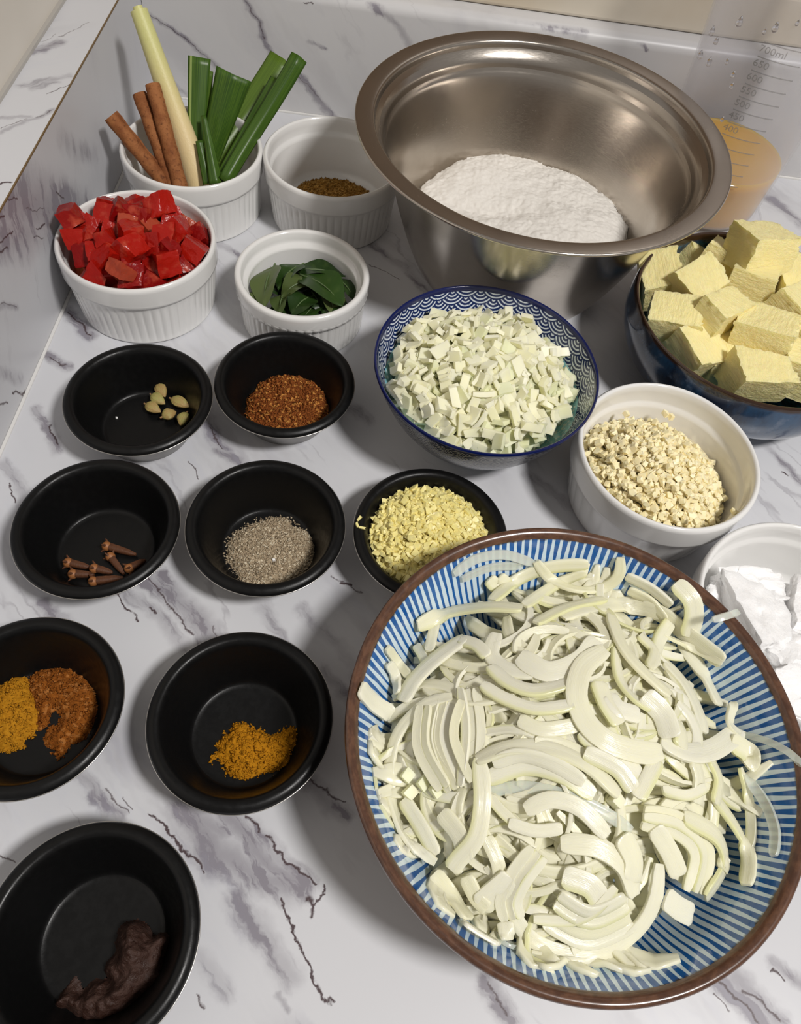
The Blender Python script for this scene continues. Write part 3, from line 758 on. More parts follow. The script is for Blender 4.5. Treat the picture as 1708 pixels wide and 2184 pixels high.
tp = [at(px_, py_, TF + .001) for px_, py_ in ((447, 1615), (462, 1600), (458, 1590), (475, 1572), (492, 1560), (500, 1542), (522, 1540), (530, 1552), (560, 1560), (575, 1568), (600, 1562), (618, 1550), (632, 1556), (630, 1590), (620, 1602), (622, 1628), (600, 1640), (575, 1645), (545, 1652), (512, 1660), (485, 1650), (478, 1628), (465, 1615), (450, 1622))]
me = heap_mesh('turmeric_powder', tp, TF, .0062, .005, .0009, 330, .0011, .0005, 900, .0005, .0025)
tag(link('turmeric_powder', me, M_TURM), 'small ragged heap of golden turmeric powder in a black tin', 'spice', kind='stuff')
M_RUST = powder_mat('rust_brown_powder', (.185, .052, .006), (.27, .085, .010), (.34, .13, .03), 900)
M_YEL = powder_mat('yellow_curry_powder', (.46, .21, .012), (.37, .155, .006), None, 900)
rp = [at(px_, py_, TF + .001) for px_, py_ in ((62, 1445), (85, 1425), (120, 1418), (150, 1420), (180, 1440), (205, 1475), (208, 1510), (195, 1555), (175, 1580), (148, 1588), (140, 1605), (122, 1620), (115, 1600), (95, 1585), (92, 1572), (105, 1548), (125, 1545), (130, 1525), (118, 1512), (104, 1522), (100, 1545), (82, 1560), (70, 1500), (58, 1470))]
me = heap_mesh('rust_powder', rp, TF, .0066, .005, .0008, 330, .0009, .0005, 900, .0005, .002, seed=5)
tag(link('rust_powder', me, M_RUST), 'rust-brown chilli powder heaped beside yellow curry powder', 'spice', kind='stuff')
yp = [at(px_, py_, TF + .001) for px_, py_ in ((-75, 1500), (-40, 1460), (0, 1450), (30, 1440), (55, 1442), (70, 1462), (82, 1500), (84, 1530), (78, 1550), (68, 1570), (50, 1580), (48, 1595), (30, 1600), (5, 1605), (-30, 1590), (-65, 1560))]
me = heap_mesh('yellow_powder', yp, TF, .0062, .005, .0008, 330, .0009, .0005, 700, .0005, .002, seed=6)
tag(link('yellow_powder', me, M_YEL), 'yellow curry powder heaped beside rust-brown powder', 'spice', kind='stuff')
cx_, cy_, cprof = RAM['cumin']
M_CUMIN = powder_mat('ground_cumin', (.40, .205, .040), (.25, .12, .022), (.52, .31, .09), 1100)
me = heap_mesh('ground_cumin', circle_poly(cx_, cy_, .0398, 44, .0004), .0045, .0085, .012, .0004, 500, .0006, .0007, 1500, .0006, .0)
tag(link('ground_cumin', me, M_CUMIN), 'brown ground cumin covering the bottom of a white ramekin', 'spice', kind='stuff')
# shrimp paste
t = T('shrimp_paste'); P = t.pos()
n = t.noise(P, 260, 4, .6)
t.set(col=t.mix(n, (.020, .008, .006), (.070, .032, .021)), rough=t.ramp(n, .35, .65, .35, .7), spec=.4); t.bump(t.noise(P, 420, 5, .65), .9, .0015)
pz = lambda a: [at(x_ * .4567, 1700 + y_ * .4567, .006) for x_, y_ in a]
me = heap_mesh('shrimp_paste', pz(((560, 580), (630, 562), (690, 600), (715, 640), (770, 625), (815, 640), (790, 690), (775, 760), (770, 850), (710, 930), (610, 1000), (520, 1045), (400, 1060), (310, 1010), (235, 975), (280, 900), (340, 840), (375, 890), (440, 850), (500, 850), (480, 800), (530, 720), (545, 640))), TF, .0175, .0060, .0034, 110, .0012, .0006, 0, seed=8)
tag(link('shrimp_paste', me, t.mat), 'dark brown sticky lump of shrimp paste in a black tin', 'paste')

# ================================================================== cardamom, cloves, crumbs
t = T('cardamom_pod'); s = t.sep(t.obj()); r_ = t.rnd()
t.set(col=t.mix(t.ramp(t.m('ADD', t.noise(t.obj(), 300, 3), t.m('MULTIPLY', r_, .3)), .45, .85), (.34, .31, .10), (.36, .24, .09)), rough=.55, spec=.3)
t.bump(t.noise(t.vm('MULTIPLY', t.obj(), (.15, 1, 1)), 1500, 2), .5, .0006); M_CARD = t.mat
M_CSTEM = simple('cardamom_stalk', (.30, .17, .07), .7)
pods = [((360, 827), (337, 838), (352, 858)), ]
PODS = [((337, 818), (352, 847)), ((322, 842), (352, 862)), ((364, 850), (405, 868)), ((310, 862), (343, 879)), ((345, 890), (376, 878)), ((398, 880), (384, 907))]
for i, (a, b) in enumerate(PODS):
    A, B = at(*a, TF + .0042), at(*b, TF + .0042)
    c = (A + B) / 2; L = (B - A).length; dv = (B - A).normalized()
    n = 14; pts = [Vector((L * (k / (n - 1) - .5), 0, 0)) for k in range(n)]
    rad = [.0037 * max(.06, math.sin(PI * (k / (n - 1)) ** .85) ** .75) for k in range(n)]
    me = tube('cardamom_pod', pts, rad, 18, lambda u, a: 1 + .13 * math.cos(3 * a) + .03 * math.cos(9 * a))
    o = place('cardamom_pod', me, M_CARD, c, Vector(dv).to_track_quat('X', 'Z'), 'green cardamom pod in a black tart tin', 'cardamom pod', 'cardamom pods')
    st = tube('stalk', [Vector((-L * .5 - .0012, .0002, 0)), Vector((-L * .5 + .0004, 0, 0))], [.0005, .0008], 8)
    s_ = link('stalk', st, M_CSTEM, o)
M_CLOVE = (lambda t: (t.set(col=t.mix(t.noise(t.obj(), 500, 3), (.060, .021, .009), (.125, .048, .020)), rough=.6, spec=.3), t.bump(t.noise(t.obj(), 900, 3), .5, .0005), t.mat)[2])(T('clove_stem'))
M_CHEAD = simple('clove_bud', (.30, .115, .035), .55)
CL = [((498, 448), (635, 488), .0036), ((515, 497), (578, 578), .0026), ((318, 525), (425, 550), .0036), ((340, 578), (440, 582), .0026), ((435, 612), (575, 596), .0030), ((603, 552), (680, 514), .0036), ((440, 552), (525, 572), .0042)]
for a, b, zz in CL:
    A, B = at(a[0] * .4567, 960 + a[1] * .4567, TF + zz), at(b[0] * .4567, 960 + b[1] * .4567, TF + zz * .55)
    L = (B - A).length; q = (B - A).normalized().to_track_quat('X', 'Z')
    tcl = thing('clove', 'dried brown clove lying in a black tart tin', 'clove', A, 'dried cloves'); tcl.rotation_mode = 'QUATERNION'; tcl.rotation_quaternion = q
    n = 8
    link('stem', tube('stem', [Vector((L * k / (n - 1), 0, .0002 * math.sin(3 * k))) for k in range(n)], [.0020, .0023, .0022, .0021, .0020, .0018, .0014, .0008], 10, lambda u, a: 1 + .1 * math.cos(4 * a)), M_CLOVE, tcl)
    bud = link('bud', rev('bud', smooth_prof([(0, -.0030), (.0019, -.0024), (.0029, -.0004), (.0023, .0016), (.0010, .0025), (0, .0027)], 2), 12), M_CHEAD, tcl)
    for k in range(4):
        an = k * PI / 2 + .4; dd = Vector((-.35, math.cos(an), math.sin(an)))
        link('sepal', tube('sepal', [Vector((.0008, 0, 0)) + dd * .0014, Vector((-.0006, 0, 0)) + dd * .0040], [.0012, .0003], 6), M_CLOVE, bud)
M_CRUMB = simple('white_salt_grain', (.85, .84, .82), .5)
for (a, s_, zz, lab) in (((249, 891), .0012, TF + .0005, 'tiny white crumb on the floor of the cardamom tin'), ((584, 1194), .0014, .0072, 'white salt grain lying on the ground pepper')):
    place('salt_grain', chunk('salt_grain', s_, s_ * 1.2, s_, 2, .2, 0, 5), M_CRUMB, at(*a, zz), Vector((.2, .1, 1)).to_track_quat('Z', 'Y'), lab, 'salt grain')

# ================================================================== minced garlic and ginger
def mince(name, key_c, floor, rin, target, n, lo, hi, R, mat, label, cat, seed, flat=.75, K=30):
    vs = []; g0 = np.random.default_rng(seed)
    for k in range(14):
        s = lo + (hi - lo) * g0.random(); sz = (s * (.8 + .7 * g0.random()), s, s * (flat + .3 * g0.random()))
        vs.append((chunk(name + '_bit', *sz, 2, .34, .12, 100 + k + seed, rnd=.3), sz))
    def sf(g):
        k = int(g.integers(0, len(vs))); return k, vs[k][1]
    P = drop_pile(*key_c, floor, rin, target, n, sf, R, seed, K, .0007, .5, .35, .62, .010)
    ax = np.linspace(-R, R, 60); XX, YY = np.meshgrid(ax, ax, indexing='ij'); TT = target(XX, YY) - .0085; RR = np.hypot(XX, YY)
    kk = np.minimum(1, rin(TT) * .80 / np.maximum(RR, 1e-6)); XX, YY = XX * kk, YY * kk     # packed core under the loose bits
    core = mesh('core', np.stack([XX.ravel(), YY.ravel(), np.maximum(target(XX, YY) - .0100, floor(np.hypot(XX, YY)) + .0004).ravel()], 1), grid_faces(60, 60))
    me = join_mesh(name, [(core, Vector((key_c[0], key_c[1], 0)), Vector((0, 0, 1)).to_track_quat('Z', 'Y'))] + [(vs[k][0], p, q) for p, q, k in P], mat)
    bpy.data.meshes.remove(core)
    for m_, _ in vs: bpy.data.meshes.remove(m_)
    print(name, len(P))
    return tag(link(name, me, mat), label, cat, kind='stuff')
t = T('minced_garlic'); P = t.pos()
t.set(col=t.mix(t.noise(P, 260, 3), (.93, .78, .42), (.96, .87, .60)), rough=.45, sss=.3, ssss=.003, sssr=(1, .7, .35)); M_GARLIC = t.mat
gx_, gy_, gprof = RAM['garlic']
gc = at(1392, 1000, .040) - Vector((gx_, gy_, 0))
print('garlic rel', gc)
mince('minced_garlic', (gx_, gy_), prof_fn(gprof), rin_fn(gprof), lambda X, Y: .0525 - 12.5 * ((X - gc.x) ** 2 + (Y - gc.y) ** 2), 6500, .0018, .0035, .049, M_GARLIC, 'coarse minced pale garlic heaped in a white ramekin', 'garlic', 21)
for i, (a, zz) in enumerate((((1335, 882), .040), ((1420, 882), .0405), ((1430, 888), .0400), ((1565, 1092), .0435), ((1484, 1113), .0465))):
    p = at(*a, zz)
    place('garlic_bit', chunk('garlic_bit', .0042, .0034, .003, 1, .25, 0, 50 + i), M_GARLIC, p, Vector((.3, .2, 1)).to_track_quat('Z', 'Y'), 'small bit of garlic stuck to the inside wall of the ramekin', 'garlic bit', 'stray garlic bits')
t = T('minced_ginger'); P = t.pos()
t.set(col=t.mix(t.noise(P, 300, 3), (.86, .72, .20), (.93, .84, .42)), rough=.42, sss=.25, ssss=.003, sssr=(1, .8, .3)); M_GINGER = t.mat
nx_, ny_ = TINS['ginger']
nc = at(915, 1140, .022) - Vector((nx_, ny_, 0)); print('ginger rel', nc)
tin_floor = prof_fn([(r, z) for r, z in tin_in if r < .0405]); tin_r = rin_fn([(r, z) for r, z in tin_in if r < .0405 and (r > .0235)])
mince('minced_ginger', (nx_, ny_), tin_floor, tin_r, lambda X, Y: .0345 - 11 * ((X - nc.x) ** 2 + (Y - nc.y) ** 2), 5500, .0014, .0030, .0375, M_GINGER, 'finely minced yellow ginger heaped in a black tin', 'ginger', 33, .55)
for i, a in enumerate(((766, 1108), (762, 1122), (771, 1128))):
    d = at(*a, .031) - Vector((nx_, ny_, 0))
    place('ginger_bit', chunk('ginger_bit', .004, .0014, .001, 1, .25, 0, 80 + i), M_GINGER, Vector((nx_ + d.x, ny_ + d.y, .0322)), Matrix.Rotation(1.1 + i, 4, 'Z').to_quaternion(), 'thin shred of ginger stuck on the rim of the tin', 'ginger shred', 'stray ginger shreds')

# ================================================================== diced onion
t = T('onion_flesh'); r_ = t.rnd(); P = t.obj()
c = t.mix(t.ramp(r_, 0, 1, 0, 1, False), (.96, .93, .66), (.97, .92, .56))
c = t.mix(t.ramp(t.m('FRACT', t.m('MULTIPLY', r_, 7.3)), .80, .97), c, (.82, .84, .50))
c = t.mix(t.m('MULTIPLY', t.noise(t.vm('MULTIPLY', P, (.4, 1, 1)), 420, 3), .25), c, (.88, .88, .82))
t.set(col=c, rough=.42, sss=.5, ssss=.006, sssr=(1, .95, .6), spec=.35)
tr = t.n('ShaderNodeBsdfTransparent'); tr.inputs[0].default_value = (1, 1, .95, 1); mx = t.n('ShaderNodeMixShader'); mx.inputs[0].default_value = .05
t.nt.links.new(t.bs.outputs[0], mx.inputs[1]); t.nt.links.new(tr.outputs[0], mx.inputs[2]); t.nt.links.new(mx.outputs[0], t.out.inputs[0]); M_ONION = t.mat
vs = []
g0 = np.random.default_rng(5)
for k in range(16):
    sz = (.0070 + .0075 * g0.random() ** 1.5, .0045 + .0045 * g0.random(), .0019 + .0018 * g0.random())
    vs.append((chunk('diced_onion_piece', *sz, 3, .12, 0, 200 + k, bend=.16 * g0.random(), rnd=.06), (sz[0], sz[1], sz[2] * 1.15)))
def sf(g):
    k = int(g.integers(0, 16)); return k, vs[k][1]
wf, wr = prof_fn(wb_in), rin_fn(wb_in)
oc = at(1018, 800, .05) - Vector((BX, BY, 0)); print('onion rel', oc)
PL = drop_pile(BX, BY, wf, wr, lambda X, Y: .0650 - 6.0 * ((X - oc.x) ** 2 + (Y - oc.y) ** 2), 4200, sf, .064, 5, 44, .0009, .75, .3)
print('diced', len(PL))
# the pieces that lie uncovered are single things, the buried ones one filling
order = sorted(range(len(PL)), key=lambda i: -(PL[i][0].z + 6.0 * ((PL[i][0].x - BX - oc.x) ** 2 + (PL[i][0].y - BY - oc.y) ** 2)))
topset = set(order[:300])
for i in order[:300]:
    p, q, k = PL[i]
    place('onion_dice', vs[k][0], M_ONION, p, q, 'small white piece of diced onion heaped in the wave-pattern bowl', 'diced onion', 'diced onion pieces')
rest = [(vs[k][0], p, q) for i, (p, q, k) in enumerate(PL) if i not in topset]
if rest: tag(link('onion_dice_filling', join_mesh('onion_dice_filling', rest, M_ONION), M_ONION), 'buried diced onion filling the lower part of the wave-pattern bowl', 'diced onion', kind='stuff')

# ================================================================== diced tomato
t = T('tomato_flesh'); r_ = t.rnd(); P = t.obj()
n = t.noise(t.vm('ADD', P, t.comb(r_, r_, 0)), 95, 3, .55)
c = t.mix(t.ramp(t.m('FRACT', t.m('MULTIPLY', r_, 5.1)), .2, .8), (.37, .009, .004), (.23, .004, .004))
c = t.mix(t.ramp(n, .54, .74), c, (.44, .055, .028))
c = t.mix(t.ramp(r_, .90, .95), c, (.66, .17, .07))
t.set(col=c, rough=.24, sss=.2, ssss=.003, sssr=(1, .15, .1), spec=.28); t.bump(t.noise(P, 260, 4), .5, .0014); M_TOM = t.mat
vs = []; g0 = np.random.default_rng(9)
for k in range(10):
    sz = tuple(.0095 + .0060 * g0.random(3)); vs.append((chunk('tomato_dice', *sz, 7, .20, .14, 300 + k, rnd=.12, sharp=62), sz))
tx, ty, tprof = RAM['tomato']
tc = at(285, 520, .05) - Vector((tx, ty, 0))
PL = drop_pile(tx, ty, prof_fn(tprof), rin_fn(tprof), lambda X, Y: .0475 - 6.0 * ((X - tc.x) ** 2 + (Y - tc.y) ** 2), 260, lambda g: (lambda k: (k, vs[k][1]))(int(g.integers(0, 10))), .046, 3, 60, .001, .5, .3, 1.0)
print('tomato', len(PL), tc)
order = sorted(range(len(PL)), key=lambda i: -PL[i][0].z)
topset = set(order[:80])
rest = [(vs[k][0], p, q) for i, (p, q, k) in enumerate(PL) if i not in topset]
if rest: tag(link('tomato_filling', join_mesh('tomato_filling', rest, M_TOM), M_TOM), 'buried diced tomato filling the bottom of the ramekin', 'tomato', kind='stuff')
for p, q, k in [PL[i] for i in order[:80]]:
    place('tomato_dice', vs[k][0], M_TOM, p, q, 'wet red diced tomato chunk in the white ramekin', 'tomato', 'diced tomato chunks')

# ================================================================== butter
t = T('butter'); P = t.obj(); r_ = t.rnd()
c = t.mix(t.noise(P, 3.5, 3), (.96, .80, .34), (.97, .87, .47))
t.set(col=c, rough=.42, sss=.35, ssss=.006, sssr=(1, .75, .25), spec=.35)
t.bump(t.noise(t.vm('MULTIPLY', P, (1, .22, 1)), 13, 5, .65), .35, .03); M_BUT = t.mat
def butter_mesh(k):
    me = chunk('butter_cube', 1, 1, 1, 16, .06 + .05 * (k % 3), .03, 400 + k, rnd=.02)
    co = np.empty(len(me.vertices) * 3); me.vertices.foreach_get('co', co); co = co.reshape(-1, 3)
    # ragged knife-torn edges on one end, fine ridges across it
    e = np.clip((co[:, 0] - .30) / .2, 0, 1)
    co[:, 0] += e * (.07 * fbm(co[:, 1] * 7 + k, co[:, 2] * 7, k, 3) + .022 * np.sin(co[:, 1] * 46 + 3 * fbm(co[:, 2] * 3, co[:, 1] * 3, k, 2)))
    edge = np.sort(np.abs(co), 1)[:, 1] > .44
    co += (edge[:, None] * .045) * np.stack([fbm(co[:, 0] * 9 + 5 * j, co[:, 1] * 9, co[:, 2] * 9 + k, 2) for j in range(3)], 1)
    me.vertices.foreach_set('co', co.ravel()); me.update(); me.set_sharp_from_angle(angle=math.radians(38)); return me
bv = [butter_mesh(k) for k in range(7)]
BUT = [  # pixel, height of the centre, size (mm), yaw, tilt x, tilt y
    ((1618, 530), .072, (40, 31, 27), 25, -14, 8), ((1407, 600), .046, (27, 29, 30), 14, 6, -18), ((1482, 612), .056, (29, 28, 25), 38, 14, -10), ((1528, 566), .050, (22, 26, 30), 60, 10, 20),
    ((1600, 612), .056, (28, 31, 30), 70, -8, 12), ((1690, 598), .052, (30, 28, 28), 12, 8, -4), ((1432, 680), .050, (32, 26, 24), -4, 10, -6), ((1532, 672), .058, (36, 22, 26), 42, 4, 10),
    ((1628, 712), .058, (36, 27, 25), -22, -10, -8), ((1692, 670), .056, (30, 32, 26), 36, 6, 14), ((1484, 752), .044, (28, 30, 25), 30, 16, 6), ((1548, 765), .038, (34, 30, 26), 12, 4, -8),
    ((1608, 808), .050, (33, 27, 27), 8, -6, 4), ((1705, 790), .046, (28, 34, 28), 80, 6, 6), ((1470, 556), .040, (22, 20, 22), 20, 8, 30), ((1760, 640), .052, (31, 28, 27), 50, -6, 8), ((1765, 720), .054, (30, 30, 26), 15, 10, -6),
    ((1775, 800), .046, (30, 27, 27), 65, 5, 12), ((1600, 690), .030, (40, 34, 28), 20, 0, 0), ((1680, 740), .030, (38, 34, 28), 60, 0, 0), ((1500, 690), .030, (34, 34, 28), 0, 0, 0), ((1560, 590), .030, (36, 30, 28), 45, 0, 0), ((1680, 620), .028, (34, 34, 26), 20, 0, 0)]
BLAB = {0: 'large butter block topping the heap in the blue bowl', 1: 'butter slab standing against the bowl rim beside the steel bowl', 6: 'butter cube resting on the bowl rim nearest the diced onion', 12: 'butter cube at the bowl rim nearest the minced garlic', 2: 'tilted butter cube between the slab at the steel bowl and the heap'}
for i, (a, zz, sz, yw, tx_, ty_) in enumerate(BUT):
    R_ = Matrix.Rotation(math.radians(yw), 4, 'Z') @ Matrix.Rotation(math.radians(tx_), 4, 'X') @ Matrix.Rotation(math.radians(ty_), 4, 'Y')
    o = place('butter_cube', bv[i % 7], M_BUT, at(*a, zz), R_.to_quaternion(), BLAB.get(i, 'pale yellow butter cube among others in the dark blue bowl'), 'butter', 'butter cubes in the blue bowl')
    o.scale = tuple(v * .001 for v in sz)

# ================================================================== coconut lumps in the last ramekin
t = T('solid_coconut_cream'); P = t.obj()
t.set(col=t.mix(t.noise(P, 1.6, 3), (.97, .97, .97), (.95, .94, .93)), rough=.4, sss=.35, ssss=.008, sssr=(1, .95, .9)); t.bump(t.noise(P, 7, 5, .6), .22, .03); M_COCO = t.mat
sx_, sy_, sprof = RAM['salt']
LUMPS = [((1606, 1318), .033, (44, 30, 20), 100, 14, 18), ((1668, 1400), .034, (30, 26, 20), 40, -12, 10), ((1590, 1252), .030, (34, 20, 18), 10, 10, 0), ((1560, 1300), .026, (26, 34, 18), 60, 8, -10),
         ((1690, 1480), .036, (34, 26, 18), 20, 10, 10), ((1740, 1330), .028, (34, 34, 20), 70, 0, 10), ((1660, 1335), .016, (48, 44, 14), 10, 0, 0)]
for i, (a, zz, sz, yw, tx_, ty_) in enumerate(LUMPS):
    R_ = Matrix.Rotation(math.radians(yw), 4, 'Z') @ Matrix.Rotation(math.radians(tx_), 4, 'X') @ Matrix.Rotation(math.radians(ty_), 4, 'Y')
    o = place('coconut_lump', chunk('coconut_lump', 1, 1, 1, 18, .18, .26, 500 + i, rnd=.25), M_COCO, at(*a, zz), R_.to_quaternion(), 'chalky white lump of solid coconut cream in a ramekin', 'coconut cream', 'coconut cream lumps')
    o.scale = tuple(v * .001 for v in sz)

# ================================================================== curry leaves
t = T('curry_leaf'); r_ = t.rnd(); P = t.obj(); geo = t.n('ShaderNodeNewGeometry')
c = t.mix(r_, (.014, .036, .007), (.026, .062, .010))
c = t.mix(t.ramp(t.noise(P, 150, 3), .5, .8), c, (.036, .070, .014))
c = t.mix(t.ramp(r_, .80, .86), c, (.085, .115, .035))
t.set(col=c, rough=.36, spec=.3); M_LEAF = t.mat
M_RIB = simple('leaf_midrib', (.09, .14, .05), .5)
def leaf(A, B, wid, bulge, roll, fold=.18, name='curry_leaf', mat=None, label='', group=''):
    d = B - A; L = d.length; X = d.normalized(); Z = Vector((0, 0, 1)); Yv = Z.cross(X)
    if Yv.length < .1: Yv = Vector((1, 0, 0))
    Yv.normalize(); Zv = X.cross(Yv)
    Rm = Matrix.Rotation(roll, 3, X); Yv = Rm @ Yv; Zv = Rm @ Zv
    n, m = 13, 7; v = []
    for i in range(n):
        u = i / (n - 1); w = wid * (math.sin(PI * u ** .85) ** .8) * .5 + .0003
        for j in range(m):
            s = j / (m - 1) * 2 - 1
            v.append(X * (L * (u - .5)) + Yv * (s * w) + Zv * (bulge * (math.sin(PI * u) - .6) + fold * w * abs(s) ** 1.3 + .0009 * math.sin(9 * u + 3 * s)))
    f = grid_faces(n, m)
    me = mesh(name, v, f, True)
    o = link(name, me, mat or M_LEAF, None, (A + B) / 2); tag(o, label, 'leaf', group)
    rib = tube('midrib', [X * (L * (k / 7 - .54)) + Zv * (bulge * (math.sin(PI * min(max(k / 7 - .04, 0), 1)) - .6) + .0003) for k in range(8)], [.0007 - .00007 * k for k in range(8)], 6)
    link('midrib', rib, M_RIB, o)
    return o
c7 = lambda x, y, z: at(200 + x * .3864, 380 + y * .3864, z)
LV = [((990, 470), (930, 700), .026, .020, .004, .5), ((1150, 462), (1010, 600), .027, .016, .004, .3), ((1110, 500), (1390, 530), .026, .017, .003, -.2), ((1150, 520), (1380, 690), .030, .026, .005, -.15), ((1210, 560), (1030, 640), .029, .019, .005, .2),
      ((1210, 640), (1090, 740), .026, .020, .004, .1), ((1330, 540), (1440, 660), .023, .018, .003, -.5), ((1060, 620), (1020, 740), .024, .014, .003, .6), ((1280, 640), (1330, 740), .022, .018, .004, -.4), ((900, 600), (930, 690), .022, .016, .003, .4),
      ((1180, 600), (1260, 720), .022, .020, .004, .0), ((1380, 650), (1260, 740), .021, .017, .003, -.2)]
GRP = 'curry leaves in the small ramekin'
for A, B, zz, w, bl, ro in LV:
    leaf(c7(*A, zz), c7(*B, zz - .002), w * 1.15, bl, ro, .25, label='glossy dark green curry leaf curled among others in the small ramekin', group=GRP)
qx, qy, qprof = RAM['curry']
for k in range(18):
    a = random.random() * 2 * PI; r = .022 * math.sqrt(random.random()); yw = random.random() * 2 * PI; L = .016
    p = Vector((qx + r * math.cos(a), qy + r * math.sin(a), .009 + .0007 * k)); dd = Vector((math.cos(yw), math.sin(yw), random.uniform(-.2, .2))) * L
    leaf(p - dd, p + dd, .017, .003, random.uniform(-.5, .5), .25, label='glossy dark green curry leaf curled among others in the small ramekin', group=GRP)

# ================================================================== cinnamon, lemongrass, pandan
t = T('cinnamon_bark'); P = t.obj()
n = t.noise(P, 90, 4, .65)
c = t.mix(t.ramp(n, .3, .7), (.20, .066, .022), (.34, .135, .048)); c = t.mix(t.ramp(t.noise(P, 420, 3), .52, .75), c, (.12, .040, .014))
t.set(col=c, rough=.75, spec=.2); t.bump(t.noise(P, 600, 4, .7), .5, .0008); M_CIN = t.mat
def quill(A, B, R, label):
    """a rolled bark quill: spiral section with the seam open"""
    d = (B - A); X = d.normalized(); Y = X.orthogonal().normalized(); Z = X.cross(Y)
    n, m = 14, 40; v = []
    prof = []
    for j in range(m):                       # outer spiral then back along the inside
        u = j / (m - 1); an = 4.6 * PI / 2 * u * 1.25; prof.append((an, R * (1 - .30 * u ** 1.5)))
    ring = prof + [(an, r - .0011) for an, r in prof[::-1]]
    for i in range(n):
        p = A + d * (i / (n - 1)); wob = 1 + .05 * math.sin(i * 1.7)
        for an, r in ring: v.append(p + (Y * math.cos(an) + Z * math.sin(an)) * (r * wob))
    f = grid_faces(n, len(ring), True)
    for e in (0, n - 1):
        o_ = e * len(ring)
        for j in range(m - 1):
            k = len(ring) - 1 - j; q = (o_ + j, o_ + j + 1, o_ + k - 1, o_ + k); f.append(q if e == 0 else q[::-1])
    me = mesh('cinnamon_stick', v, f, True); me.set_sharp_from_angle(angle=math.radians(50))
    return tag(link('cinnamon_stick', me, M_CIN), label, 'cinnamon', 'cinnamon sticks')
def ext(A, B, e): return A + (A - B) * e
A, B = at(352, 391, .028), at(236, 247, .070); quill(ext(A, B, .12), B, .0060, 'cinnamon stick tilted furthest over the rim of the ramekin')
A, B = at(366, 388, .029), at(298, 200, .074); quill(ext(A, B, .1), B, .0058, 'cinnamon stick leaning between two others in the ramekin')
A, B = at(384, 394, .031), at(326, 180, .082); quill(ext(A, B, .1), B, .0060, 'cinnamon stick standing right beside the lemongrass stalk')
t = T('lemongrass_stalk'); P = t.pos()
hz = t.ramp(t.sep(P)[2], .045, .115)
n = t.noise(t.vm('MULTIPLY', t.obj(), (1, 1, .12)), 900, 3, .6)
c = t.mix(hz, (.74, .56, .28), (.56, .56, .20)); c = t.mix(t.m('MULTIPLY', n, .35), c, (.80, .74, .48))
t.set(col=c, rough=.42, spec=.35); t.bump(n, .3, .0006); M_LEMON = t.mat
A, B = at(434, 412, .014), at(296, 22, .118)
lg = thing('lemongrass_stalk', 'long pale yellow lemongrass stalk leaning out of the corner ramekin', 'lemongrass', A)
n = 22; lp = [(B - A) * (k / (n - 1)) for k in range(n)]
link('outer_sheath', tube('outer_sheath', lp, [.0104 - .0038 * (k / (n - 1)) ** .8 for k in range(n)], 28, lambda u, a: 1 + .05 * math.cos(2 * a + 4 * u) + (.07 if .4 < a < 2.2 else 0)), M_LEMON, lg)
link('inner_core', tube('inner_core', [(B - A) * .95, (B - A) * 1.02], [.0042, .0034], 16), M_LEMON, lg)
t = T('pandan_leaf'); r_ = t.rnd(); geo = t.n('ShaderNodeNewGeometry')
uvn = t.n('ShaderNodeUVMap').outputs[0]; su = t.sep(uvn)
st = t.noise(t.comb(t.m('MULTIPLY', su[0], 14), t.m('MULTIPLY', su[1], .6), r_), 3, 3, .6)
c = t.mix(t.ramp(st, .35, .7), (.026, .070, .008), (.075, .150, .014)); c = t.mix(t.m('MULTIPLY', t.ramp(r_, .55, 1.0), .45), c, (.16, .24, .025))
t.set(col=c, rough=.38, spec=.4); M_PAN = t.mat
M_PRIB = simple('pandan_midrib', (.26, .34, .10), .45)
def pandan(bot, zb, top, zt, wpx0, wpx1, fold, twist, label, curve=.0, rib=False):
    A, B = at(*bot, zb), at(*top, zt); d = B - A
    mid = (A + B) / 2; view = (mid - CAMP).normalized(); X = d.normalized(); S = X.cross(view).normalized(); Nn = S.cross(X).normalized()
    sc = (mid - CAMP).length / FPX
    n, m = 16, 9; v = []; uvs = []
    for i in range(n):
        u = i / (n - 1); w = (wpx0 + (wpx1 - wpx0) * u) * sc * .5; tw = twist * (u - .5)
        s_, n_ = S * math.cos(tw) + Nn * math.sin(tw), Nn * math.cos(tw) - S * math.sin(tw)
        for j in range(m):
            s = j / (m - 1) * 2 - 1
            v.append(d * u + s_ * (s * w) + n_ * (fold * w * (abs(s) - .5)) + n_ * curve * math.sin(PI * u))
            uvs.append((j / (m - 1), u))
    f = grid_faces(n, m)
    me = mesh('pandan_leaf', v, f, True)
    ul = me.uv_layers.new(name='UVMap')
    for lp_ in me.loops: ul.data[lp_.index].uv = uvs[lp_.vertex_index]
    o = link('pandan_leaf', me, M_PAN, None, A); tag(o, label, 'pandan leaf', 'pandan leaf pieces')
    md = o.modifiers.new('thickness', 'SOLIDIFY'); md.thickness = .0006
    if rib:
        c_ = [Vector(v[i * m + m - 2]) + Vector(v[i * m + m - 2] - v[i * m]).normalized() * 0 - view * .0006 for i in range(n)]
        link('midrib', tube('midrib', c_, [.0009] * n, 6), M_PRIB, o)
    return o
pandan((416, 352), .030, (425, 122), .094, 26, 40, .25, .3, 'bright green pandan piece with a pale midrib next to the lemongrass', rib=True)
pandan((428, 345), .028, (442, 150), .086, 24, 20, .5, .2, 'narrow dark pandan piece behind the bright green one')
pandan((444, 350), .028, (499, 158), .088, 34, 66, .35, .15, 'broad pandan piece cut straight across with two folds')
pandan((446, 368), .024, (606, 128), .080, 44, 60, .3, .5, 'long broad pandan piece fanning out towards the steel bowl', .004)
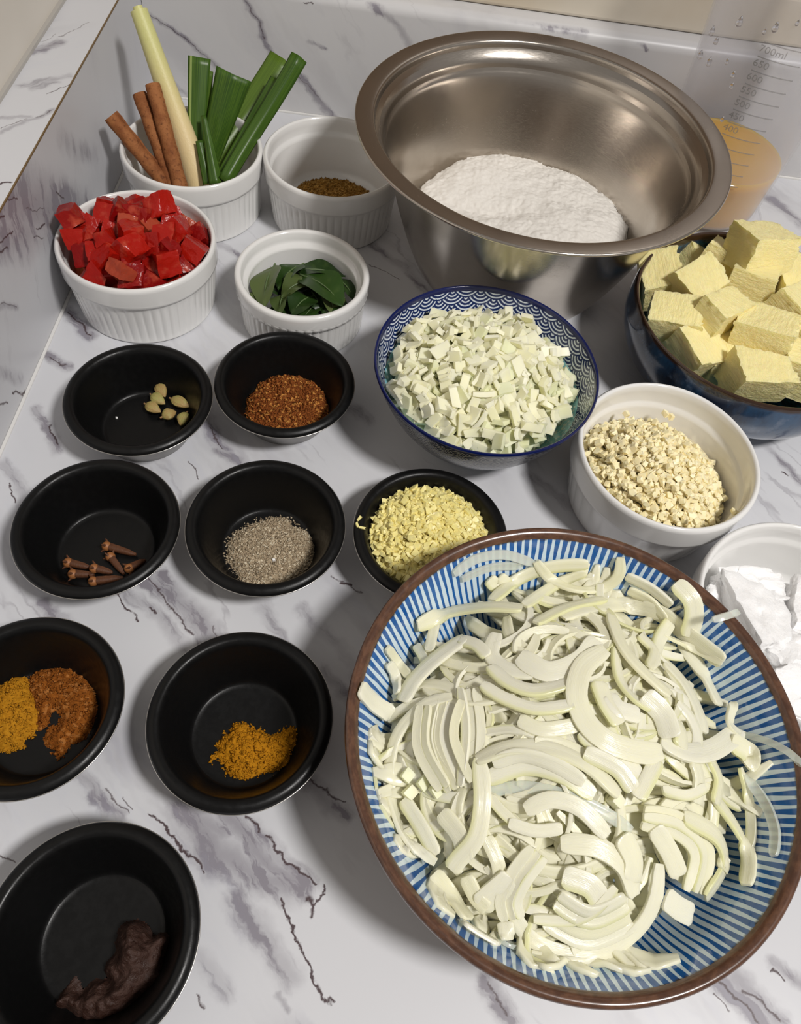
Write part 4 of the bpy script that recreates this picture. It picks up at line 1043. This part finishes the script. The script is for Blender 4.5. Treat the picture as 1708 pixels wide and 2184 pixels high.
pandan((480, 388), .034, (638, 120), .100, 26, 32, .6, .4, 'folded pandan piece furthest out beside the ground cumin', .006)
pandan((470, 386), .028, (592, 170), .078, 24, 28, .6, .3, 'dark pandan piece tucked under the folded outer one', .002)
pandan((462, 392), .033, (434, 246), .066, 26, 8, .6, .4, 'slim pointed pandan piece standing close to the front rim')
pandan((446, 392), .030, (424, 300), .052, 22, 12, .5, .2, 'short dark pandan piece low in the corner ramekin')

# ================================================================== sliced onion heap
gfl = prof_fn(g_in)
HC = (GX + .000, GY - .004)
def heap_z(x, y):
    d2 = (x - HC[0]) ** 2 + (y - HC[1]) ** 2
    z = .0800 - 4.6 * d2 + .0022 * vnoise(x * 55, y * 55, 1.5)
    return max(float(z), float(gfl(math.hypot(x - GX, y - GY))) + .0006)
def on_heap(px, py):
    d = ray(px, py); t = (.12 - CAMH) / d.z
    for k in range(400):
        p = CAMP + d * t
        if p.z <= heap_z(p.x, p.y): return p
        t += .0004
    return p
t = T('onion_slice'); r_ = t.rnd(); P = t.obj()
r2 = t.m('FRACT', t.m('MULTIPLY', r_, 9.7)); uvn = t.n('ShaderNodeUVMap').outputs[0]; su = t.sep(uvn)
c = t.mix(r_, (.96, .92, .60), (.97, .94, .72))
edge = t.m('MULTIPLY', t.ramp(su[0], .62, .98), t.ramp(r2, .45, .75))
c = t.mix(t.m('MULTIPLY', edge, .7), c, (.74, .74, .26))
c = t.mix(t.m('MULTIPLY', t.noise(t.comb(t.m('MULTIPLY', su[0], 2.0), t.m('MULTIPLY', su[1], .3), r_), 9, 3), .3), c, (.94, .94, .86))
t.set(col=c, rough=.22, sss=.3, ssss=.006, sssr=(1, .95, .55), spec=.5)
tr = t.n('ShaderNodeBsdfTransparent'); tr.inputs[0].default_value = (1, 1, .96, 1)
mx = t.n('ShaderNodeMixShader'); mx.inputs[0].default_value = .14
t.nt.links.new(t.bs.outputs[0], mx.inputs[1]); t.nt.links.new(tr.outputs[0], mx.inputs[2]); t.nt.links.new(mx.outputs[0], t.out.inputs[0])
t.bump(t.noise(t.comb(t.m('MULTIPLY', su[0], 6), t.m('MULTIPLY', su[1], .4), r_), 5, 2), .25, .0008)
M_SLICE = t.mat
t = T('onion_slice_clear'); r_ = t.rnd()
t.set(col=(.80, .82, .74), rough=.2, sss=.2, ssss=.006, spec=.5)
tr = t.n('ShaderNodeBsdfTransparent'); mx = t.n('ShaderNodeMixShader'); mx.inputs[0].default_value = .52
t.nt.links.new(t.bs.outputs[0], mx.inputs[1]); t.nt.links.new(tr.outputs[0], mx.inputs[2]); t.nt.links.new(mx.outputs[0], t.out.inputs[0]); M_SLICE_CLEAR = t.mat
SEC = [(-1, -.5), (-1, .32), (-.90, .5), (-.3, .44), (.3, .44), (.90, .5), (1, .32), (1, -.5)]
def slice_mesh(path, wid, thick, roll, taper=.4, n=18, cup=.0):
    P = catmull(path, n); v = []; uvs = []
    for i in range(n):
        tng = (P[min(i + 1, n - 1)] - P[max(i - 1, 0)]).normalized(); e = .002
        p = P[i]
        nm = Vector((heap_z(p.x - e, p.y) - heap_z(p.x + e, p.y), heap_z(p.x, p.y - e) - heap_z(p.x, p.y + e), 2 * e)).normalized()
        S = tng.cross(nm).normalized(); Nn = S.cross(tng).normalized()
        ro = roll; S, Nn = S * math.cos(ro) + Nn * math.sin(ro), Nn * math.cos(ro) - S * math.sin(ro)
        u = i / (n - 1); tp = taper + (1 - taper) * min(1, math.sin(PI * u) * 2.6) ** .6
        for a, b in SEC:
            v.append(p + S * (a * wid * .5 * tp) + Nn * (b * thick * (.6 + .4 * tp) + cup * wid * a * a)); uvs.append((a * .5 + .5, u * 3))
    m = len(SEC); f = grid_faces(n, m, True) + [tuple(range(m))[::-1], tuple(range(m * (n - 1), m * n))]
    me = mesh('onion_slice', v, f, True); me.set_sharp_from_angle(angle=math.radians(55))
    ul = me.uv_layers.new(name='UVMap')
    for l in me.loops: ul.data[l.index].uv = uvs[l.vertex_index]
    return me
LAB = 'pale curved slice of raw onion in the blue-striped bowl'; SG = 'sliced onion in the striped bowl'
# buried and random slices
def random_path(g, lift, rmax=.074):
    while True:
        a = g.random() * 2 * PI; r = rmax * math.sqrt(g.random()); dg = math.degrees(a)
        if r > .046 and 285 < dg < 350: continue
        if r > .058 and 105 < dg < 165: continue
        if r > .062 and (dg > 330 or dg < 60): continue
        break
    cx, cy = HC[0] + r * math.cos(a), HC[1] + r * math.sin(a)
    rho = .017 + .016 * g.random(); a0 = g.random() * 2 * PI; sp = 1.5 + 1.6 * g.random(); pts = []
    ox, oy = cx - rho * math.cos(a0 + sp / 2), cy - rho * math.sin(a0 + sp / 2)
    el = .65 + .35 * g.random()
    for k in range(6):
        t_ = a0 + sp * k / 5; x = ox + rho * math.cos(t_) ; y = oy + rho * el * math.sin(t_)
        rr = math.hypot(x - GX, y - GY)
        if rr > .094: x, y = GX + (x - GX) * .094 / rr, GY + (y - GY) * .094 / rr
        pts.append(Vector((x, y, max(heap_z(x, y) + lift, float(gfl(math.hypot(x - GX, y - GY))) + .0012))))
    return pts
g0 = np.random.default_rng(77)
V, F, UVS, n0 = [], [], [], 0
for k in range(260):
    me = slice_mesh(random_path(g0, -.010 + .008 * g0.random(), .080), .005 + .006 * g0.random(), .0024, g0.normal(0, .3), n=9)
    co = np.empty(len(me.vertices) * 3); me.vertices.foreach_get('co', co); co = co.reshape(-1, 3)
    V.append(co); F += [tuple(i + n0 for i in p.vertices) for p in me.polygons]; n0 += len(co); bpy.data.meshes.remove(me)
me = mesh('onion_slice_filling', np.concatenate(V), F, True)
tag(link('onion_slice_filling', me, M_SLICE), 'buried onion slices filling the lower part of the striped bowl', 'sliced onion', kind='stuff')
for k in range(130):
    lift = -.001 + .0035 * g0.random()
    me = slice_mesh(random_path(g0, lift, .076), .0026 + .0036 * g0.random(), .0017, g0.normal(0, .45), .65, 18, .02)
    tag(link('onion_slice', me, M_SLICE), LAB, 'sliced onion', SG)
# the slices that lie on top, traced along their visible run over the heap
A6 = lambda x, y: (740 + x * .5667, 1100 + y * .5667)
A7 = lambda x, y: (740 + x * .5667, 1600 + y * .5667)
TOP6 = [  # points in the upper crop, width in its pixels
    (((530, 580), (600, 640), (700, 670), (830, 640)), 55), (((560, 450), (540, 530), (600, 585), (700, 600)), 55), (((640, 540), (750, 600), (870, 560), (930, 480)), 75), (((500, 650), (580, 700), (700, 740), (840, 725)), 45),
    (((260, 430), (380, 380), (520, 360), (650, 365)), 60), (((540, 330), (640, 250), (760, 205), (900, 195)), 50), (((660, 350), (780, 270), (890, 225)), 40), (((700, 420), (820, 360), (960, 330)), 40),
    (((800, 390), (900, 352), (1040, 345), (1160, 370), (1260, 445), (1370, 530), (1405, 560)), 62), (((705, 185), (760, 250), (850, 288), (950, 285), (1012, 240), (1020, 170)), 38),
    (((440, 470), (330, 550), (250, 630), (205, 710)), 62), (((390, 690), (290, 720), (200, 810), (165, 900), (155, 1000), (170, 1100), (215, 1220), (330, 1310)), 40),
    (((380, 700), (350, 850), (420, 1030)), 120), (((300, 730), (290, 880), (370, 1030)), 90), (((450, 660), (470, 820), (450, 1030)), 90), (((980, 390), (1020, 500), (1090, 590), (1200, 690)), 48),
    (((1000, 510), (1015, 620), (1065, 690), (1130, 735)), 42), (((960, 520), (880, 580), (850, 680), (880, 780), (960, 860), (1080, 902), (1168, 900)), 72), (((1170, 850), (1270, 900), (1370, 885), (1465, 815)), 66),
    (((1440, 715), (1422, 790), (1460, 835)), 30), (((1225, 265), (1285, 330), (1292, 400), (1270, 465)), 60), (((1040, 240), (1130, 285), (1210, 350)), 40), (((1050, 290), (1130, 330), (1190, 400)), 36),
    (((480, 930), (600, 885), (760, 890), (900, 955), (1010, 1060)), 56), (((520, 1000), (660, 950), (800, 980), (920, 1060)), 60), (((1290, 930), (1310, 1000), (1300, 1090)), 56), (((1350, 920), (1385, 1000), (1370, 1090)), 52),
    (((1430, 860), (1500, 910), (1480, 945)), 66), (((150, 505), (190, 560), (232, 612)), 32), (((50, 655), (100, 712), (165, 755)), 62), (((155, 570), (180, 620), (185, 680)), 36), (((95, 885), (120, 940), (135, 1000)), 40), (((335, 390), (320, 450), (305, 520)), 36),
    (((258, 495), (280, 530), (300, 575)), 34), (((640, 775), (730, 812), (865, 795)), 50), (((970, 690), (1010, 742), (1085, 765)), 60), (((1090, 460), (1145, 520), (1130, 580)), 40), (((1210, 405), (1165, 480), (1150, 560)), 48),
    (((1190, 560), (1260, 640), (1310, 740), (1330, 820)), 60), (((1100, 690), (1170, 760), (1200, 850)), 70), (((1250, 480), (1330, 600), (1390, 720)), 46), (((420, 480), (480, 500), (520, 540)), 46), (((870, 820), (980, 920), (1090, 980)), 60),
    (((700, 860), (800, 870), (930, 930)), 44), (((1200, 780), (1240, 820), (1240, 880)), 60), (((930, 640), (960, 720), (1010, 800)), 60), (((1180, 460), (1290, 510), (1400, 565)), 24), (((530, 250), (560, 280), (600, 240)), 50)]
TOP7 = [
    (((490, 40), (502, 190), (480, 330), (410, 420), (385, 455)), 58), (((660, 235), (760, 195), (870, 230), (965, 330)), 54), (((790, 360), (920, 372), (1020, 440), (1065, 555)), 62), (((760, 600), (900, 670), (1050, 610)), 150), (((800, 480), (900, 515), (945, 580)), 70),
    (((710, 390), (640, 480), (600, 570), (615, 640)), 95), (((690, 640), (830, 645), (920, 605), (995, 520)), 32), (((615, 560), (640, 655), (720, 732), (850, 772), (980, 752), (1090, 670), (1150, 560), (1165, 430)), 46),
    (((1100, 260), (1230, 290), (1320, 390), (1290, 540)), 95), (((1250, 260), (1370, 330), (1400, 440), (1330, 560)), 60), (((1370, 180), (1450, 290), (1500, 400), (1490, 510)), 46), (((1470, 70), (1500, 180), (1512, 290), (1505, 370)), 30),
    (((1075, 190), (1110, 130), (1150, 50)), 52), (((1180, 560), (1230, 600), (1280, 625)), 66), (((320, 470), (390, 560), (450, 640)), 56), (((430, 650), (490, 690), (560, 730)), 52), (((585, 650), (595, 720)), 50), (((490, 590), (560, 530), (610, 490)), 76),
    (((210, 190), (280, 300), (330, 400)), 50), (((530, 180), (580, 240), (640, 290)), 34), (((350, 240), (420, 330), (440, 420)), 60), (((1170, 160), (1260, 180), (1330, 150)), 34), (((1020, 330), (1060, 420), (1050, 500)), 70), (((1140, 300), (1200, 400), (1230, 480)), 60),
    (((600, 280), (700, 310), (800, 300)), 40), (((1380, 410), (1400, 440), (1395, 460)), 50), (((440, 480), (480, 560), (520, 600)), 50), (((540, 60), (640, 30), (760, 60), (880, 130)), 50), (((880, 20), (1000, 80), (1060, 160)), 56), (((520, 330), (560, 420), (570, 480)), 46)]
CLEAR6 = [(((400, 225), (480, 170), (590, 152), (700, 185)), 34), (((430, 245), (540, 200), (650, 195)), 30), (((1480, 825), (1570, 850), (1650, 890), (1712, 945)), 22), (((1060, 255), (1180, 300), (1240, 310)), 26)]
CLEAR7 = [(((500, 165), (650, 142), (800, 168), (950, 230), (1065, 305)), 40), (((1480, 90), (1560, 190), (1602, 300), (1598, 400)), 32), (((560, 690), (600, 730), (680, 745)), 30)]
def strip(P3, w, mat, lift, lab, gp):
    P3 = [p + Vector((0, 0, lift)) + (CAMP - p).normalized() * .001 for p in P3]
    tag(link('onion_slice', slice_mesh(P3, w, .0017, g0.normal(0, .22), .62, 24, .02), mat), lab, 'sliced onion', gp)
for lst, A_, mat in ((CLEAR6, A6, M_SLICE_CLEAR), (CLEAR7, A7, M_SLICE_CLEAR), (TOP6, A6, M_SLICE), (TOP7, A7, M_SLICE)):
    for i, (pts, w) in enumerate(lst):
        nst = 1 if w < 85 else (3 if w < 120 else 4)       # broad petals are several layers lying side by side
        for q in range(nst):
            off = (q - (nst - 1) / 2) * w / nst
            pp_ = []
            for k, (x, y) in enumerate(pts):
                x0, y0 = pts[max(k - 1, 0)]; x1, y1 = pts[min(k + 1, len(pts) - 1)]; L_ = math.hypot(x1 - x0, y1 - y0) or 1
                pp_.append(on_heap(*A_(x - (y1 - y0) / L_ * off, y + (x1 - x0) / L_ * off)))
            sc = sum((p - CAMP).length for p in pp_) / len(pp_) / FPX
            lift = .0015 if mat is M_SLICE_CLEAR else .0022 + .0034 * g0.random()
            if mat is M_SLICE_CLEAR: lab, gp = 'thin glassy translucent onion strip in the striped bowl', 'translucent onion strips'
            elif nst > 1: lab, gp = 'onion layer lying flat beside others as one broad petal in the striped bowl', 'broad onion petals'
            elif w >= 60: lab, gp = 'thick curved onion slice lying on top of the heap in the striped bowl', 'thick top onion slices'
            elif len(pts) <= 3: lab, gp = 'short onion slice lying on top of the heap in the striped bowl', 'short top onion slices'
            else: lab, gp = 'slim curved onion slice lying on top of the heap in the striped bowl', 'slim top onion slices'
            strip(pp_, w / nst * .5667 * sc * (1.06 if nst == 1 else 1.15), mat, lift, lab, gp)
# stray bits
P3 = [at(*A6(1378, 392), .0735), at(*A6(1425, 378), .0748), at(*A6(1472, 362), .0730)]
tag(link('onion_slice', slice_mesh(P3, .0036, .0018, 0, .8, 8), M_SLICE_CLEAR), 'short onion strip lying across the brown rim of the striped bowl', 'sliced onion')
for i, (x, y) in enumerate(((235, 165), (285, 130), (335, 155), (225, 100), (1005, 195), (1395, 420))):
    p = on_heap(*A7(x, y)); p.z += .003
    place('onion_cube', chunk('onion_cube', .0055, .0048, .004, 3, .1, 0, 700 + i, rnd=.15), M_ONION, p, Vector((.3, -.2, 1)).to_track_quat('Z', 'Y'), 'tiny cube of onion lying among the slices in the striped bowl', 'onion cube', 'stray onion cubes')

# ================================================================== measuring jug
JX, JY = .2170, .6390
jr = lambda z: .0470 + .052 * z
JH = .235
t = T('clear_plastic')
lw = t.n('ShaderNodeLayerWeight'); lw.inputs[0].default_value = .35
tr = t.n('ShaderNodeBsdfTransparent'); tr.inputs[0].default_value = (.955, .955, .965, 1)
t.set(col=(.80, .79, .80), rough=.10, spec=.6)
mx = t.n('ShaderNodeMixShader'); t.put(mx.inputs[0], t.ramp(lw.outputs['Facing'], 0, 1, .05, .42, False))
t.nt.links.new(tr.outputs[0], mx.inputs[1]); t.nt.links.new(t.bs.outputs[0], mx.inputs[2]); t.nt.links.new(mx.outputs[0], t.out.inputs[0]); M_CLEAR = t.mat
jug = thing('measuring_jug', 'tall clear plastic measuring beaker with raised millilitre scale, half full of amber liquid', 'jug', (JX, JY, 0))
wt = .0016
outer = [(0, .003), (.044, .003), (.052, .0015), (.0555, 0), (.0575, .0008), (.0570, .0022), (.0530, .0042), (.0490, .0065), (jr(.010), .010)] + [(jr(z), z) for z in np.linspace(.02, JH, 12)]
inner = [(jr(z) - wt, z) for z in np.linspace(JH, .012, 12)] + [(jr(.008) - .004, .0075), (0, .0065)]
link('body', rev('jug_body', outer + [(jr(JH) - wt / 2, JH + .001)] + inner, 112), M_CLEAR, jug)
t = T('amber_stock'); 
t.set(col=(.72, .40, .05), rough=.12, sss=.5, ssss=.02, sssr=(1, .6, .2), spec=.5); M_STOCK = t.mat
LZ = .0545
link_liq = rev('amber_liquid', [(0, .0068), (jr(.0085) - .0044, .0078), (jr(.013) - wt - .0002, .0125)] + [(jr(z) - wt - .0002, z) for z in np.linspace(.02, LZ, 5)] + [(jr(LZ) - wt - .0012, LZ - .0004), (jr(LZ) - .006, LZ - .0008), (0, LZ - .0008)], 96)
tag(link('amber_liquid', link_liq, M_STOCK, None, (JX, JY, 0)), 'cloudy amber liquid in the bottom of the clear beaker', 'liquid')
t = T('raised_scale'); t.set(col=(.34, .33, .33), rough=.3)
tr = t.n('ShaderNodeBsdfTransparent'); mx = t.n('ShaderNodeMixShader'); mx.inputs[0].default_value = .62
t.nt.links.new(t.bs.outputs[0], mx.inputs[1]); t.nt.links.new(tr.outputs[0], mx.inputs[2]); t.nt.links.new(mx.outputs[0], t.out.inputs[0]); M_SCALE = t.mat
A0 = math.radians(-117); ARC = .0300
def zml(ml): return .1620 - (700 - ml) / 350 * .0690
def on_jug(s, z, off=.0004):
    r = jr(z) + off; a = A0 + s / r
    return Vector((r * math.cos(a), r * math.sin(a), z))
for ml in range(700, 100, -50):
    z = zml(ml); n = 14; v = []
    for i in range(n + 1):
        s = ARC * i / n
        for dz, of in ((-.00032, 0), (.00032, 0), (.00032, .0005), (-.00032, .0005)): v.append(on_jug(s, z + dz, of))
    f = grid_faces(n + 1, 4, True) + [(3, 2, 1, 0), (n * 4, n * 4 + 1, n * 4 + 2, n * 4 + 3)]
    link('scale_line', mesh('scale_line', v, f, False), M_SCALE, jug)
for ml in range(700, 350, -50):
    cu = bpy.data.curves.new('scale_number', 'FONT'); cu.body = '700ml' if ml == 700 else str(ml); cu.size = .0068; cu.extrude = .0002; cu.resolution_u = 3
    tmp = bpy.data.objects.new('tmp', cu); COL.objects.link(tmp)
    bpy.context.view_layer.update()
    me = bpy.data.meshes.new_from_object(tmp.evaluated_get(bpy.context.evaluated_depsgraph_get()))
    COL.objects.unlink(tmp); bpy.data.objects.remove(tmp)
    for vv in me.vertices:
        x_, y_, z_ = vv.co; vv.co = on_jug(x_ * 1.15 - .0012, zml(ml) - .0066 + y_, .0003 + z_)
    me.name = 'scale_number'
    link('scale_number', me, M_SCALE, jug)
t = T('water_drop'); t.set(col=(.95, .95, .97), rough=.03, trans=1.0, ior=1.33); M_DROP = t.mat
for k, (px_, py_) in enumerate(((1527, 88), (1508, 35), (1498, 60), (1518, 68), (1493, 118), (1512, 133), (1550, 132), (1563, 160), (1560, 184), (1653, 60), (1577, 48), (1700, 50), (1630, 68), (1540, 255))):
    d = ray(px_, py_); p = None
    tt = .4
    while tt < 1.2:
        q = CAMP + d * tt
        if math.hypot(q.x - JX, q.y - JY) < jr(q.z) + .0003: p = q; break
        tt += .0005
    if p is None: continue
    s = .0011 + .0012 * random.random()
    o = link('water_drop', rev('water_drop', smooth_prof([(0, -1.5), (.75, -1.0), (1, -.1), (.65, .9), (.15, 1.9), (0, 2.0)], 2), 10), M_DROP, jug, (p.x - JX, p.y - JY, p.z)); o.scale = (s, s, s)
